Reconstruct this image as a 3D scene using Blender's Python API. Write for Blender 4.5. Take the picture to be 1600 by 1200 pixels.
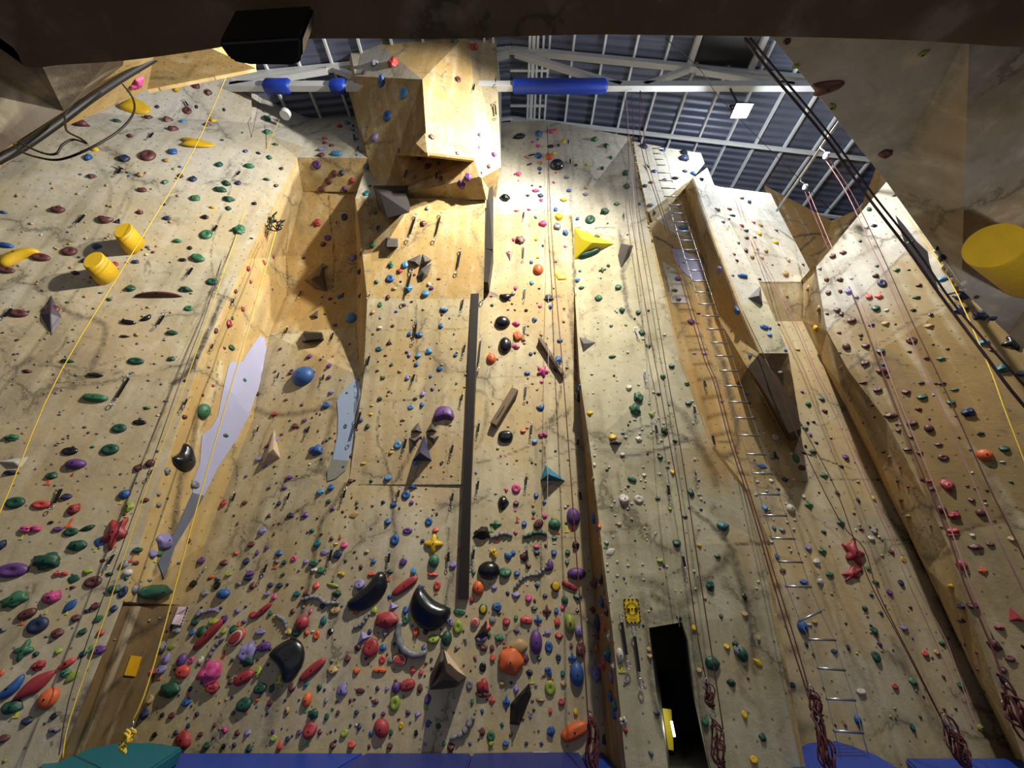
import bpy, bmesh, math, random
import numpy as np
from mathutils import Vector, Matrix, noise
from mathutils.bvhtree import BVHTree
from mathutils.kdtree import KDTree
for o in list(bpy.data.objects): bpy.data.objects.remove(o, do_unlink=True)
random.seed(7)
scene = bpy.context.scene
col = scene.collection
# ------------------------------------------------------------------ camera
FPX = 600.0; PITCH = math.radians(28.2); CAMZ = 1.6
CT, ST = math.cos(PITCH), math.sin(PITCH)
cd = bpy.data.cameras.new('camera'); cam = bpy.data.objects.new('camera', cd); col.objects.link(cam)
cd.sensor_width = 36; cd.lens = 36*FPX/1600; cd.clip_start = 0.05; cd.clip_end = 100
cam.location = (0, 0, CAMZ); cam.rotation_euler = (math.pi/2+PITCH, 0, 0)
scene.camera = cam
# ------------------------------------------------------------------ world, exposure
w = bpy.data.worlds.new('world'); scene.world = w; w.use_nodes = True
w.node_tree.nodes['Background'].inputs[0].default_value = (0.62, 0.64, 0.70, 1)
w.node_tree.nodes['Background'].inputs[1].default_value = 0.27
scene.view_settings.view_transform = 'Standard'; scene.view_settings.look = 'None'
scene.view_settings.gamma = 1; scene.view_settings.use_curve_mapping = False
scene.view_settings.exposure = 0.6
# ------------------------------------------------------------------ lamps of the hall, the last an added fill (x, y, z, watts, colour)
LAMPS = [(5.09, 4.64, 10.9, 260, (0.86, 0.93, 1.0), None),
         (1.9, 1.5, 10.5, 2950, (1.0, 0.94, 0.80), (-2.2, 5.8, 5.6, 104)),
         (3.6, 2.0, 11.2, 3600, (1.0, 0.97, 0.92), (-5.2, 4.6, 9.6, 66)),
         (3.7, 2.3, 11.0, 2000, (1.0, 0.96, 0.90), (6.6, 4.6, 4.4, 84)),
         (1.9, 0.15, 0.9, 420, (0.94, 0.95, 1.0), (3.0, 1.75, 4.8, 70))]  # added fill out of view, brightens the overhead right wall

# ------------------------------------------------------------------ helpers
def ray(px, py):
    u = 600-py
    return Vector((px-800, FPX*CT-u*ST, FPX*ST+u*CT))
CAM = Vector((0, 0, CAMZ))
def pt(px, py, Y):
    r = ray(px, py)
    if Y == 'L': t = (5+4.45*.2817)/(r.y-.2817*r.x)
    elif Y == 'R': t = (5+.55*5.06)/(r.y+.55*r.x)
    else: t = Y/r.y
    return CAM+r*t
def ptz(px, py, z):
    r = ray(px, py); return CAM+r*((z-CAMZ)/r.z)
def proj(p):
    d = p-CAM
    f = d.y*CT+d.z*ST; u = -d.y*ST+d.z*CT
    return (800+FPX*d.x/f, 600-FPX*u/f, f)
def tag(o, label=None, cat=None, group=None, kind=None):
    if label: o['label'] = label
    if cat: o['category'] = cat
    if group: o['group'] = group
    if kind: o['kind'] = kind
    return o
def link(name, me, mat=None, parent=None, loc=None):
    o = bpy.data.objects.new(name, me); col.objects.link(o)
    if mat is not None and me is not None and not me.materials: me.materials.append(mat)
    if loc is not None: o.location = loc
    if parent: o.parent = parent
    return o
def empty(name, loc=(0, 0, 0)):
    o = bpy.data.objects.new(name, None); col.objects.link(o); o.location = loc; o.empty_display_size = .1
    return o
def mesh(name, vs, fs, smooth=False):
    me = bpy.data.meshes.new(name); me.from_pydata([tuple(v) for v in vs], [], fs); me.update()
    if smooth: me.polygons.foreach_set('use_smooth', [True]*len(me.polygons))
    return me
def bm_mesh(name, bm, smooth=False):
    me = bpy.data.meshes.new(name); bm.to_mesh(me); bm.free()
    if smooth: me.polygons.foreach_set('use_smooth', [True]*len(me.polygons))
    return me
class MB:
    """collects shapes for one mesh"""
    def __init__(s): s.v = []; s.f = []
    def add(s, vs, fs):
        n = len(s.v); s.v += [Vector(v) for v in vs]; s.f += [tuple(i+n for i in f) for f in fs]
    def box(s, c, sx, sy, sz, m=None):
        m = m or Matrix.Identity(3); c = Vector(c)
        vs = [c+m@Vector((x*sx/2, y*sy/2, z*sz/2)) for x in (-1, 1) for y in (-1, 1) for z in (-1, 1)]
        s.add(vs, [(0, 1, 3, 2), (4, 6, 7, 5), (0, 4, 5, 1), (2, 3, 7, 6), (0, 2, 6, 4), (1, 5, 7, 3)])
    def bar(s, a, b, w, h, up=Vector((0, 0, 1))):
        a = Vector(a); b = Vector(b); d = b-a; L = d.length; d.normalize()
        x = d.cross(up)
        if x.length < 1e-3: x = d.cross(Vector((1, 0, 0)))
        x.normalize(); z = x.cross(d)
        m = Matrix((x, d, z)).transposed()
        s.box((a+b)/2, w, L, h, m)
    def tube(s, pts, r, n=6, cap=True, rs=None):
        pts = [Vector(p) for p in pts]; ring = []
        prev = None
        for i, p in enumerate(pts):
            d = (pts[min(i+1, len(pts)-1)]-pts[max(i-1, 0)])
            if d.length < 1e-9: d = Vector((0, 0, 1))
            d.normalize()
            if prev is None:
                x = d.cross(Vector((0.13, 1, 0.21)));
                if x.length < .1: x = d.cross(Vector((1, 0, 0)))
            else: x = prev-d*prev.dot(d)
            x.normalize(); prev = x; y = d.cross(x)
            rr = rs[i] if rs else r
            ring.append([p+(x*math.cos(2*math.pi*k/n)+y*math.sin(2*math.pi*k/n))*rr for k in range(n)])
        vs = [v for g in ring for v in g]; fs = []
        for i in range(len(pts)-1):
            for k in range(n):
                a = i*n+k; b = i*n+(k+1) % n
                fs.append((a, b, b+n, a+n))
        if cap: fs += [tuple(range(n))[::-1], tuple(range((len(pts)-1)*n, len(pts)*n))]
        s.add(vs, fs)
    def build(s, name, mat, parent=None, smooth=False, loc=None):
        vs = s.v if loc is None else [v-Vector(loc) for v in s.v]
        return link(name, mesh(name, vs, s.f, smooth), mat, parent, loc)
def smooth_path(pts, n=8):
    pts = [Vector(p) for p in pts]
    if len(pts) < 3: return pts
    out = []
    for i in range(len(pts)-1):
        p0 = pts[max(i-1, 0)]; p1 = pts[i]; p2 = pts[i+1]; p3 = pts[min(i+2, len(pts)-1)]
        for k in range(n):
            t = k/n
            out.append(.5*((2*p1)+(p2-p0)*t+(2*p0-5*p1+4*p2-p3)*t*t+(3*p1-p0-3*p2+p3)*t**3))
    out.append(pts[-1]); return out
# ------------------------------------------------------------------ materials
def hexlin(h):
    c = [int(h[i:i+2], 16)/255 for i in (0, 2, 4)]
    return tuple(((x+.055)/1.055)**2.4 if x > .04045 else x/12.92 for x in c)+(1,)
def mat_basic(name, hx, rough=.5, metal=0, emit=None, es=0, noise_amt=.0, scale=20, bump=0.0, spec=.5):
    m = bpy.data.materials.new(name); m.use_nodes = True; nt = m.node_tree; b = nt.nodes['Principled BSDF']
    b.inputs['Base Color'].default_value = hexlin(hx); b.inputs['Roughness'].default_value = rough
    b.inputs['Metallic'].default_value = metal; b.inputs['Specular IOR Level'].default_value = spec
    if emit: b.inputs['Emission Color'].default_value = hexlin(emit); b.inputs['Emission Strength'].default_value = es
    tc = nt.nodes.new('ShaderNodeTexCoord')
    n = nt.nodes.new('ShaderNodeTexNoise'); n.inputs['Scale'].default_value = scale; n.inputs['Detail'].default_value = 5
    nt.links.new(tc.outputs['Object'], n.inputs['Vector'])
    if noise_amt > 0:
        r = nt.nodes.new('ShaderNodeMapRange'); r.inputs[3].default_value = 1-noise_amt; r.inputs[4].default_value = 1+noise_amt*.6
        nt.links.new(n.outputs['Fac'], r.inputs[0])
        mx = nt.nodes.new('ShaderNodeMix'); mx.data_type = 'RGBA'; mx.blend_type = 'MULTIPLY'; mx.inputs[0].default_value = 1
        mx.inputs[6].default_value = hexlin(hx)
        nt.links.new(r.outputs[0], mx.inputs[7]); nt.links.new(mx.outputs[2], b.inputs['Base Color'])
    if bump > 0:
        bp = nt.nodes.new('ShaderNodeBump'); bp.inputs['Strength'].default_value = bump; bp.inputs['Distance'].default_value = .01
        nt.links.new(n.outputs['Fac'], bp.inputs['Height']); nt.links.new(bp.outputs[0], b.inputs['Normal'])
    return m
def rock_material(name, c1, c2, c3, crackcol='2e2a26', dots=True, rough=.75):
    """painted climbing-wall concrete: two ochres and a pale tone in clouds, painted cracks from the 'paint' attribute, bolt holes"""
    m = bpy.data.materials.new(name); m.use_nodes = True; nt = m.node_tree; N = nt.nodes; L = nt.links
    b = N['Principled BSDF']; b.inputs['Roughness'].default_value = rough; b.inputs['Specular IOR Level'].default_value = .3
    tc = N.new('ShaderNodeTexCoord'); at = N.new('ShaderNodeAttribute'); at.attribute_name = 'paint'
    sep = N.new('ShaderNodeSeparateColor'); L.new(at.outputs['Color'], sep.inputs[0])
    def noise_n(sc, det, rgh=.6, dist=0):
        n = N.new('ShaderNodeTexNoise'); n.inputs['Scale'].default_value = sc; n.inputs['Detail'].default_value = det
        n.inputs['Roughness'].default_value = rgh; n.inputs['Distortion'].default_value = dist
        L.new(tc.outputs['Object'], n.inputs['Vector']); return n
    def mr(src, a, bb, c=0, d=1):
        r = N.new('ShaderNodeMapRange'); r.inputs[1].default_value = a; r.inputs[2].default_value = bb
        r.inputs[3].default_value = c; r.inputs[4].default_value = d; L.new(src, r.inputs[0]); return r.outputs[0]
    def mth(op, a, bb):
        r = N.new('ShaderNodeMath'); r.operation = op
        for i, x in enumerate((a, bb)):
            if isinstance(x, (int, float)): r.inputs[i].default_value = x
            else: L.new(x, r.inputs[i])
        return r.outputs[0]
    def mix(fac, A, B, bt='MIX'):
        x = N.new('ShaderNodeMix'); x.data_type = 'RGBA'; x.blend_type = bt
        if isinstance(fac, (int, float)): x.inputs[0].default_value = fac
        else: L.new(fac, x.inputs[0])
        for i, v in ((6, A), (7, B)):
            if isinstance(v, str): x.inputs[i].default_value = hexlin(v)
            else: L.new(v, x.inputs[i])
        return x.outputs[2]
    n1 = noise_n(.9, 4, .6, .4); n2 = noise_n(2.6, 6, .65, .6); n3 = noise_n(14, 4, .7); n4 = noise_n(60, 2)
    c = mix(mr(n1.outputs['Fac'], .38, .62), c1, c2)
    c = mix(mr(n2.outputs['Fac'], .45, .70, 0, .75), c, c3)
    # painted regions: G = warmer ochre, B = pale wash
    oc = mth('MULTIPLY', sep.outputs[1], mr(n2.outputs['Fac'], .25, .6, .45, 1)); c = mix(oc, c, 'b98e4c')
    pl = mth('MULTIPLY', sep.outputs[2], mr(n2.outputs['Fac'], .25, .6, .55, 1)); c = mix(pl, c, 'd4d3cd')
    # faint grey stains
    st = mr(noise_n(1.7, 7, .7, 1.2).outputs['Fac'], .54, .74, 0, .42); c = mix(st, c, '7a715c')
    # water streaks running down the wall
    mp = N.new('ShaderNodeMapping'); mp.inputs['Scale'].default_value = (3.2, 3.2, .22); L.new(tc.outputs['Object'], mp.inputs[0])
    sn = N.new('ShaderNodeTexNoise'); sn.inputs['Scale'].default_value = 1.6; sn.inputs['Detail'].default_value = 5; L.new(mp.outputs[0], sn.inputs['Vector'])
    c = mix(mth('MULTIPLY', mr(sn.outputs['Fac'], .50, .68, 0, .55), mr(n1.outputs['Fac'], .4, .62, .2, 1)), c, '7d6f52')
    c = mix(mth('MULTIPLY', mr(sn.outputs['Fac'], .47, .36, 0, .5), mr(n2.outputs['Fac'], .4, .6, .2, 1)), c, 'cfc4a6')
    # fine painted fissures
    va = N.new('ShaderNodeVectorMath'); va.operation = 'MULTIPLY_ADD'; L.new(n2.outputs['Color'], va.inputs[0]); va.inputs[1].default_value = (.55, .55, .55); L.new(tc.outputs['Object'], va.inputs[2])
    ve = N.new('ShaderNodeTexVoronoi'); ve.feature = 'DISTANCE_TO_EDGE'; ve.inputs['Scale'].default_value = .62; L.new(va.outputs[0], ve.inputs['Vector'])
    fz = mth('MULTIPLY', mr(ve.outputs['Distance'], .004, .016, 1, 0), mr(n1.outputs['Fac'], .47, .56, 0, .62)); c = mix(fz, c, '4a4234')
    fs_ = mth('MULTIPLY', mr(ve.outputs['Distance'], .0, .07, 1, 0), mr(n1.outputs['Fac'], .47, .56, 0, .35)); c = mix(fs_, c, '6e6550')
    c = mix(mr(n3.outputs['Fac'], .35, .75, 0, .22), c, '8a7b5c')
    # painted crack lines, broken up by noise
    v = mth('MULTIPLY', sep.outputs[0], mr(n3.outputs['Fac'], .25, .6, .55, 1.25))
    c = mix(mr(v, .12, .85, 0, .85), c, crackcol)
    if dots:
        uv = N.new('ShaderNodeUVMap')
        vo = N.new('ShaderNodeTexVoronoi'); vo.voronoi_dimensions = '2D'; vo.inputs['Scale'].default_value = 4.6
        vo.inputs['Randomness'].default_value = .42; L.new(uv.outputs[0], vo.inputs['Vector'])
        d = mr(vo.outputs['Distance'], .050, .068, 1, 0); c = mix(mth('MULTIPLY', d, .62), c, '3a3026')
    L.new(c, b.inputs['Base Color'])
    bp = N.new('ShaderNodeBump'); bp.inputs['Strength'].default_value = .35; bp.inputs['Distance'].default_value = .02
    hh = mth('ADD', mth('MULTIPLY', n2.outputs['Fac'], 1.6), mth('MULTIPLY', n3.outputs['Fac'], .5)); hh = mth('ADD', hh, mth('MULTIPLY', n4.outputs['Fac'], .12))
    L.new(hh, bp.inputs['Height']); L.new(bp.outputs[0], b.inputs['Normal'])
    return m
ROCK = {
 'main': rock_material('rock_beige', 'bda77a', 'b3a68a', 'c4b898'),
 'ochre': rock_material('rock_ochre', 'b09058', 'b59a66', 'bda679'),
 'grey': rock_material('rock_grey', 'b9b091', 'b0a888', 'c6c0a6'),
 'pale': rock_material('rock_pale', 'b9b3a3', 'bfb9a9', 'ccc8bd'),
 'left': rock_material('rock_left', 'bcab88', 'aea48c', 'c6bfac'),
 'tan': rock_material('rock_tan', 'a8946e', '9f8a62', 'b3a37e'),
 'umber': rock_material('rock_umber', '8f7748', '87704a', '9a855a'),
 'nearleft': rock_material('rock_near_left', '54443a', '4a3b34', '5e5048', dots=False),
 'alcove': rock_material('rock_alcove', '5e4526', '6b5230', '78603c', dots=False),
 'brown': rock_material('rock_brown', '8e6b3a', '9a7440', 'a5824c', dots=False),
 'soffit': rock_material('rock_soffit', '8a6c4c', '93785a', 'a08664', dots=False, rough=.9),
 'near': rock_material('rock_near', 'a19d92', '978b78', 'aba69a', dots=False),
}
# ------------------------------------------------------------------ wall surfaces
# named corner points of the climbing walls: image position of the corner and its distance into the hall
def poly(*vs): return [pt(*v) if len(v) == 3 else Vector(v[:3]) for v in vs]
def base(px, py, Y, z=-.42):
    p = pt(px, py, Y); return (p.x, p.y, z, 0)
a0=(464,246,5.1); a1=(385,405,5.0); a2=(314,554,5.0); a3=(190,940,5.0); a4=(108,1150,5.0)
f0=(447,400,6.15); f1=(449,455,6.1); f2=(421,521,6.05); f3=(395,655,6.0); f4=(320,850,6.0); f5=(214,1130,6.0)
m0=(555,310,5.1); m1=(566,395,5.3); m2=(574,467,5.45); m3=(568,590,5.62); m4=(545,757,5.72)
c0=(553,299,5.65); c1=(558,400,6.15); c2=(557,512,6.05); c3=(562,588,5.75)
e0=(893,335,5.7); e1=(897,440,5.65); e2=(906,590,5.35); e3=(922,700,5.15); e4=(940,850,5.05); e5=(957,985,5.0); e6=(976,1180,5.0)
g0=(903,595,5.75); g1=(912,700,5.75); g2=(921,850,5.75); g3=(934,1000,5.75); g4=(946,1160,5.75)
h0=(985,214,5.5); h1=(1018,380,5.2); h2=(1060,560,5.05); h3=(1112,700,5.0); h4=(1165,770,5.0); h5=(1198,850,5.0); h6=(1208,960,5.0); h7=(1250,1195,5.0)
d0=(1014,981,5.0); d1=(1066,972,5.0); d2=(1075,1000,5.0); d3=(1080,1040,5.0); d4=(1088,1098,5.0); d5=(1110,1200,5.0); d6=(1025,1080,5.0); d7=(1032,1115,5.0); d8=(1044,1200,5.0)
r0=(1081,280,5.3); r1=(1125,400,5.3); r2=(1155,480,5.3); r3=(1187,552,5.3)
s0=(1105,262,5.4); s1=(1137,340,5.4); s2=(1190,450,5.35); s3=(1232,552,5.3)
k0=(1254,440,5.65); k1=(1254,502,5.9); k2=(1282,560,5.9); k3=(1320,635,5.9); k4=(1375,747,5.9); k5=(1425,847,5.9); k6=(1470,940,5.9); k7=(1530,1070,5.9); k8=(1590,1195,5.9)
q0=(1292,517,5.3); q1=(1312,600,5.45); q2=(1350,665,5.45); q3=(1410,805,5.45); q4=(1450,890,5.45); q5=(1510,1020,5.4); q6=(1600,1190,5.4)
w0=(1325,578,'R'); w1=(1385,657,'R'); w2=(1450,785,'R'); w3=(1480,850,'R'); w4=(1512,950,'R'); w5=(1560,1085,'R'); w6=(1606,1200,'R')
WALLS = [
 # name, rock, polygon
 ('wall_left','left',[(-260,150,'L'),(392,60,'L'),(393,192,5.05),(416,209,5.08),(472,229,5.12),a0,a1,a2,(-260,560,'L')]),
 ('wall_left','left',[(-260,560,'L'),a2,a3,(-260,940,'L')]),
 ('wall_left','left',[(-260,940,'L'),a3,a4,base(*a4),base(-260,1150,'L')]),
 ('wall_left','pale',[(392,108,5.0),(420,133,5.3),(485,172,5.8),(496,178,5.9),(472,229,5.12),(416,209,5.08),(393,192,5.05)]),
 ('wall_left_recess','pale',[(496,178,5.9),(560,176,5.9),(577,247,5.15),a0,(472,229,5.12)]),
 ('wall_left_recess','ochre',[a0,(577,247,5.15),(585,300,5.6),(473,299,5.6)]),
 ('wall_left_recess','ochre',[(473,299,5.6),(585,299,5.6),c0,c1,f0]),
 ('wall_left_recess','ochre',[a0,(473,299,5.6),f0,a1]),
 ('wall_left_recess','ochre',[a1,f0,f1,f2,f3,a2]),
 ('wall_left_recess','ochre',[a2,f3,f4,(282,945,5.98),a3]),
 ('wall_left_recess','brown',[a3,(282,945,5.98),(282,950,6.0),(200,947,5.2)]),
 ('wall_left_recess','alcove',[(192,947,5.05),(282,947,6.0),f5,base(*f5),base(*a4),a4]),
 ('wall_back_left','ochre',[f0,c1,c2,f2,f1]),
 ('wall_back_left','main',[f2,c2,c3,m4,(395,757,5.95),f3]),
 ('wall_back_left','main',[f3,(395,757,5.95),m4,(470,960,5.78),(282,945,5.98),f4]),
 ('wall_back_left','main',[(282,945,5.98),(470,960,5.78),(410,1165,5.8),base(410,1165,5.8),base(*f5),f5]),
 ('wall_back','ochre',[m0,m1,m2,m3,c3,c2,c1,c0]),
 ('wall_back','pale',[(572,258,5.4),(600,262,5.45),(600,310,5.12),m0]),
 ('wall_back','ochre',[m0,(600,310,5.12),(758,310,5.2),(757,395,5.3),m1]),
 ('wall_back','ochre',[m1,(757,395,5.3),(755,467,5.45),m2]),
 ('wall_back','main',[m2,(755,467,5.45),(742,590,5.6),m3]),
 ('wall_back','main',[m3,(742,590,5.6),(728,757,5.72),m4,c3]),
 ('wall_back','main',[m4,(745,757,5.75),(738,940,5.78),(470,960,5.78)]),
 ('wall_back','main',[(470,960,5.78),(738,940,5.78),(725,1165,5.8),base(725,1165,5.8),base(410,1165,5.8),(410,1165,5.8)]),
 # prow high on the back wall
 ('wall_prow','ochre',[(519,50,4.7),(542,50,4.45),(555,119,4.45),(550,137,4.7),(585,290,5.3)]),
 ('wall_prow','pale',[(542,50,4.45),(570,50,4.45),(660,124,4.1),(555,119,4.45)]),
 ('wall_prow','ochre',[(555,119,4.45),(660,124,4.1),(618,243,4.95),(598,310,5.3),(585,290,5.3),(550,137,4.7)]),
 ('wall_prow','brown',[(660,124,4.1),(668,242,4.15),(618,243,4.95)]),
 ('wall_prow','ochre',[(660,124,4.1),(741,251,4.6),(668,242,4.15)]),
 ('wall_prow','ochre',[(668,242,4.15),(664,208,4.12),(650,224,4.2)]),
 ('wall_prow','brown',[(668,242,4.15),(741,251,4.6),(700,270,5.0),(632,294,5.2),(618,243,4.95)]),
 ('wall_prow','ochre',[(741,251,4.6),(749,276,4.72),(760,312,5.15),(598,312,5.3),(632,294,5.2),(700,270,5.0)]),
 ('wall_prow','brown',[(618,243,4.95),(632,294,5.2),(598,312,5.3)]),
 ('wall_prow','ochre',[(570,50,4.45),(733,50,4.4),(749,276,4.72),(741,251,4.6),(660,124,4.1)]),
 ('wall_prow','main',[(733,50,4.4),(775,50,4.42),(781,262,4.85),(752,278,4.75),(749,276,4.72)]),
 ('wall_prow','ochre',[(752,278,4.75),(781,262,4.85),(775,312,5.6),(760,312,5.15)]),
 ('wall_prow','pale',[(775,50,4.42),(801,50,5.6),(801,86,5.65),(784,100,5.7),(783,262,5.7),(781,262,4.85)]),
 # right of the steel channel
 ('wall_back_right','pale',[(770,192,5.75),(850,188,5.75),(900,197,5.65),(985,214,5.5),h1,(895,357,5.65),e0,(752,334,5.75)]),
 ('wall_back_right','main',[(752,334,5.75),e0,e1,(735,445,5.75)]),
 ('wall_back_right','main',[(735,445,5.75),e1,g0,g1,(730,700,5.75)]),
 ('wall_back_right','main',[(730,700,5.75),g1,g2,g3,(722,960,5.78)]),
 ('wall_back_right','main',[(722,960,5.78),g3,g4,base(*g4),base(725,1165,5.8),(725,1165,5.8)]),
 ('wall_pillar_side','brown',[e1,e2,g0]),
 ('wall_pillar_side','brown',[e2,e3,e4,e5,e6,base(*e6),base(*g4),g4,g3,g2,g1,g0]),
 ('wall_pillar','grey',[(895,357,5.65),h1,h2,e2,e1,e0]),
 ('wall_pillar','grey',[e2,h2,h3,h4,h5,e4,e3]),
 ('wall_pillar','grey',[e4,h5,h6,d1,d0,e5]),
 ('wall_pillar','grey',[e5,d0,d6,d7,d8,base(*d8),base(*e6),e6]),
 ('wall_pillar','grey',[d1,h6,h7,base(*h7),base(*d5),d5,d4,d3,d2]),
 ('wall_pillar_flank','ochre',[h0,h1,(1018,380,6.1),(990,222,6.0)]),
 ('wall_pillar_flank','ochre',[h1,h2,h3,h4,h5,h6,h7,base(*h7),base(1235,1195,5.9),(1235,1195,5.9),(1185,960,5.9),(1150,770,6.0),(1080,700,6.1),(1035,560,6.1),(1005,380,6.1)]),
 # recess with the ladder
 ('wall_recess','pale',[(985,220,6.0),(1042,231,6.0),(1095,239,6.0),(1101,255,6.0),(1080,280,5.9),(1014,331,5.9),(990,331,6.0)]),
 ('wall_recess','tan',[(1014,331,5.9),(1080,280,5.9),(1076,300,6.15),(1020,348,6.15)]),
 ('wall_recess','ochre',[(1000,320,6.15),(1085,270,6.15),(1097,400,6.1),(1112,480,6.1),(1150,600,6.0),(1168,575,5.95),(1240,705,5.9),(1260,760,5.9),(1150,770,6.0),(1080,700,6.1),(1035,560,6.1)]),
 ('wall_recess','main',[(1140,765,6.0),(1260,760,5.9),(1290,880,5.9),(1360,1195,5.9),base(1360,1195,5.9),base(1235,1195,5.9),(1225,1195,5.9),(1185,960,5.9)]),
 ('wall_buttress_side','ochre',[r0,r1,r2,r3,(1168,575,5.5),(1150,600,6.0),(1112,480,6.1),(1097,400,6.1),(1068,296,6.12)]),
 ('wall_buttress','pale',[r0,s0,s1,s2,r2,r1]),
 ('wall_buttress','grey',[r2,s2,s3,r3]),
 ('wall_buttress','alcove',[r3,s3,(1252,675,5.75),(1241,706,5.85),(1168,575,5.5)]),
 # right-hand back wall
 ('wall_corner','pale',[(1100,285,5.9),(1125,292,5.9),(1204,302,5.9),(1220,335,5.8),(1226,346,5.8),(1268,427,5.65),k0,(1185,440,5.65),s1]),
 ('wall_corner','tan',[(1185,440,5.65),k0,k1,(1205,502,5.9)]),
 ('wall_corner','main',[(1205,502,5.9),k1,k2,k3,k4,(1240,705,5.9),(1225,552,5.9)]),
 ('wall_corner','main',[(1240,700,5.9),k4,k5,k6,(1290,880,5.9)]),
 ('wall_corner','main',[(1290,880,5.9),k6,k7,k8,base(*k8),base(1360,1195,5.9),(1360,1195,5.9)]),
 ('wall_corner_side','ochre',[(1268,427,5.65),(1275,417,'R'),q0,k1,k0]),
 ('wall_corner_side','ochre',[k1,q0,q1,q2,q3,k5,k4,k3,k2]),
 ('wall_corner_side','ochre',[k5,q3,q4,q5,q6,base(*q6),base(*k8),k8,k7,k6]),
 ('wall_corner_side','tan',[q0,w0,w1,w2,w3,q4,q3,q2,q1]),
 ('wall_corner_side','ochre',[q4,w3,w4,w5,w6,base(*w6),base(*q6),q6,q5]),
 ('wall_right','pale',[(1275,417,'R'),(1395,272,'R'),(1500,300,'R'),(1415,392,'R'),(1292,517,'R')]),
 ('wall_right','tan',[(1292,517,'R'),(1415,392,'R'),(1500,300,'R'),(1700,560,'R'),(1500,468,'R'),(1325,578,'R')]),
 ('wall_right','umber',[(1325,578,'R'),(1500,468,'R'),(1700,560,'R'),(1700,790,'R'),(1480,835,'R'),w2,w1]),
 ('wall_right','tan',[w2,(1480,835,'R'),(1700,790,'R'),(1700,1195,'R'),base(1700,1195,'R'),base(*w6),w6,w5,w4,w3]),
 ('wall_far_right','brown',[(1195,290,7.4),(1300,345,7.4),(1345,325,7.2),(1385,220,5.9),(1470,280,5.4),(1470,520,5.4),(1240,520,7.4)]),
 # near surfaces overhead
 ('wall_overhead_right','near',[(1202,52,1.2),(1296,172,1.75),(1388,288,2.3),(1452,378,2.65),(1502,452,2.9),(1575,522,3.15),(1720,660,3.3),(1900,300,1.5),(1900,40,1.0),(1515,45,1.05)]),
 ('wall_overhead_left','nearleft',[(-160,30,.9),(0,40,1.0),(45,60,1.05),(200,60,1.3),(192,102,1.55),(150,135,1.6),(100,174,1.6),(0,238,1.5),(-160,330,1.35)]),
 ('wall_overhead_left','ochre',[(-160,345,1.9),(0,262,2.2),(80,207,2.4),(135,184,2.5),(190,160,2.6),(230,140,2.7),(285,127,2.8),(340,114,2.9),(400,107,3.0),(400,40,2.8),(250,40,1.9),(0,40,1.35),(-160,40,1.1)]),
]
all_tris = []; tri_owner = []
import mathutils
for nm, st, vs in WALLS:
    P = poly(*vs)
    tess = mathutils.geometry.tessellate_polygon([[Vector((proj(p)[0], proj(p)[1], 0)) if False else p for p in P]])
    for t in tess:
        tr = [P[i] for i in t]
        if (tr[1]-tr[0]).cross(tr[2]-tr[0]).length < 1e-6: continue
        all_tris.append(tr); tri_owner.append((nm, st))
bv = []; bf = []
for tr in all_tris:
    n = len(bv); bv += tr; bf.append((n, n+1, n+2))
BVH = BVHTree.FromPolygons([tuple(v) for v in bv], bf)
def cast(px, py):
    """the wall point seen at an image position, its normal towards the camera and the wall it belongs to"""
    r = ray(px, py).normalized()
    h, n, i, d = BVH.ray_cast(CAM, r)
    if h is None: return None
    if n.dot(r) > 0: n = -n
    return h, n, tri_owner[i][0], d
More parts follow.
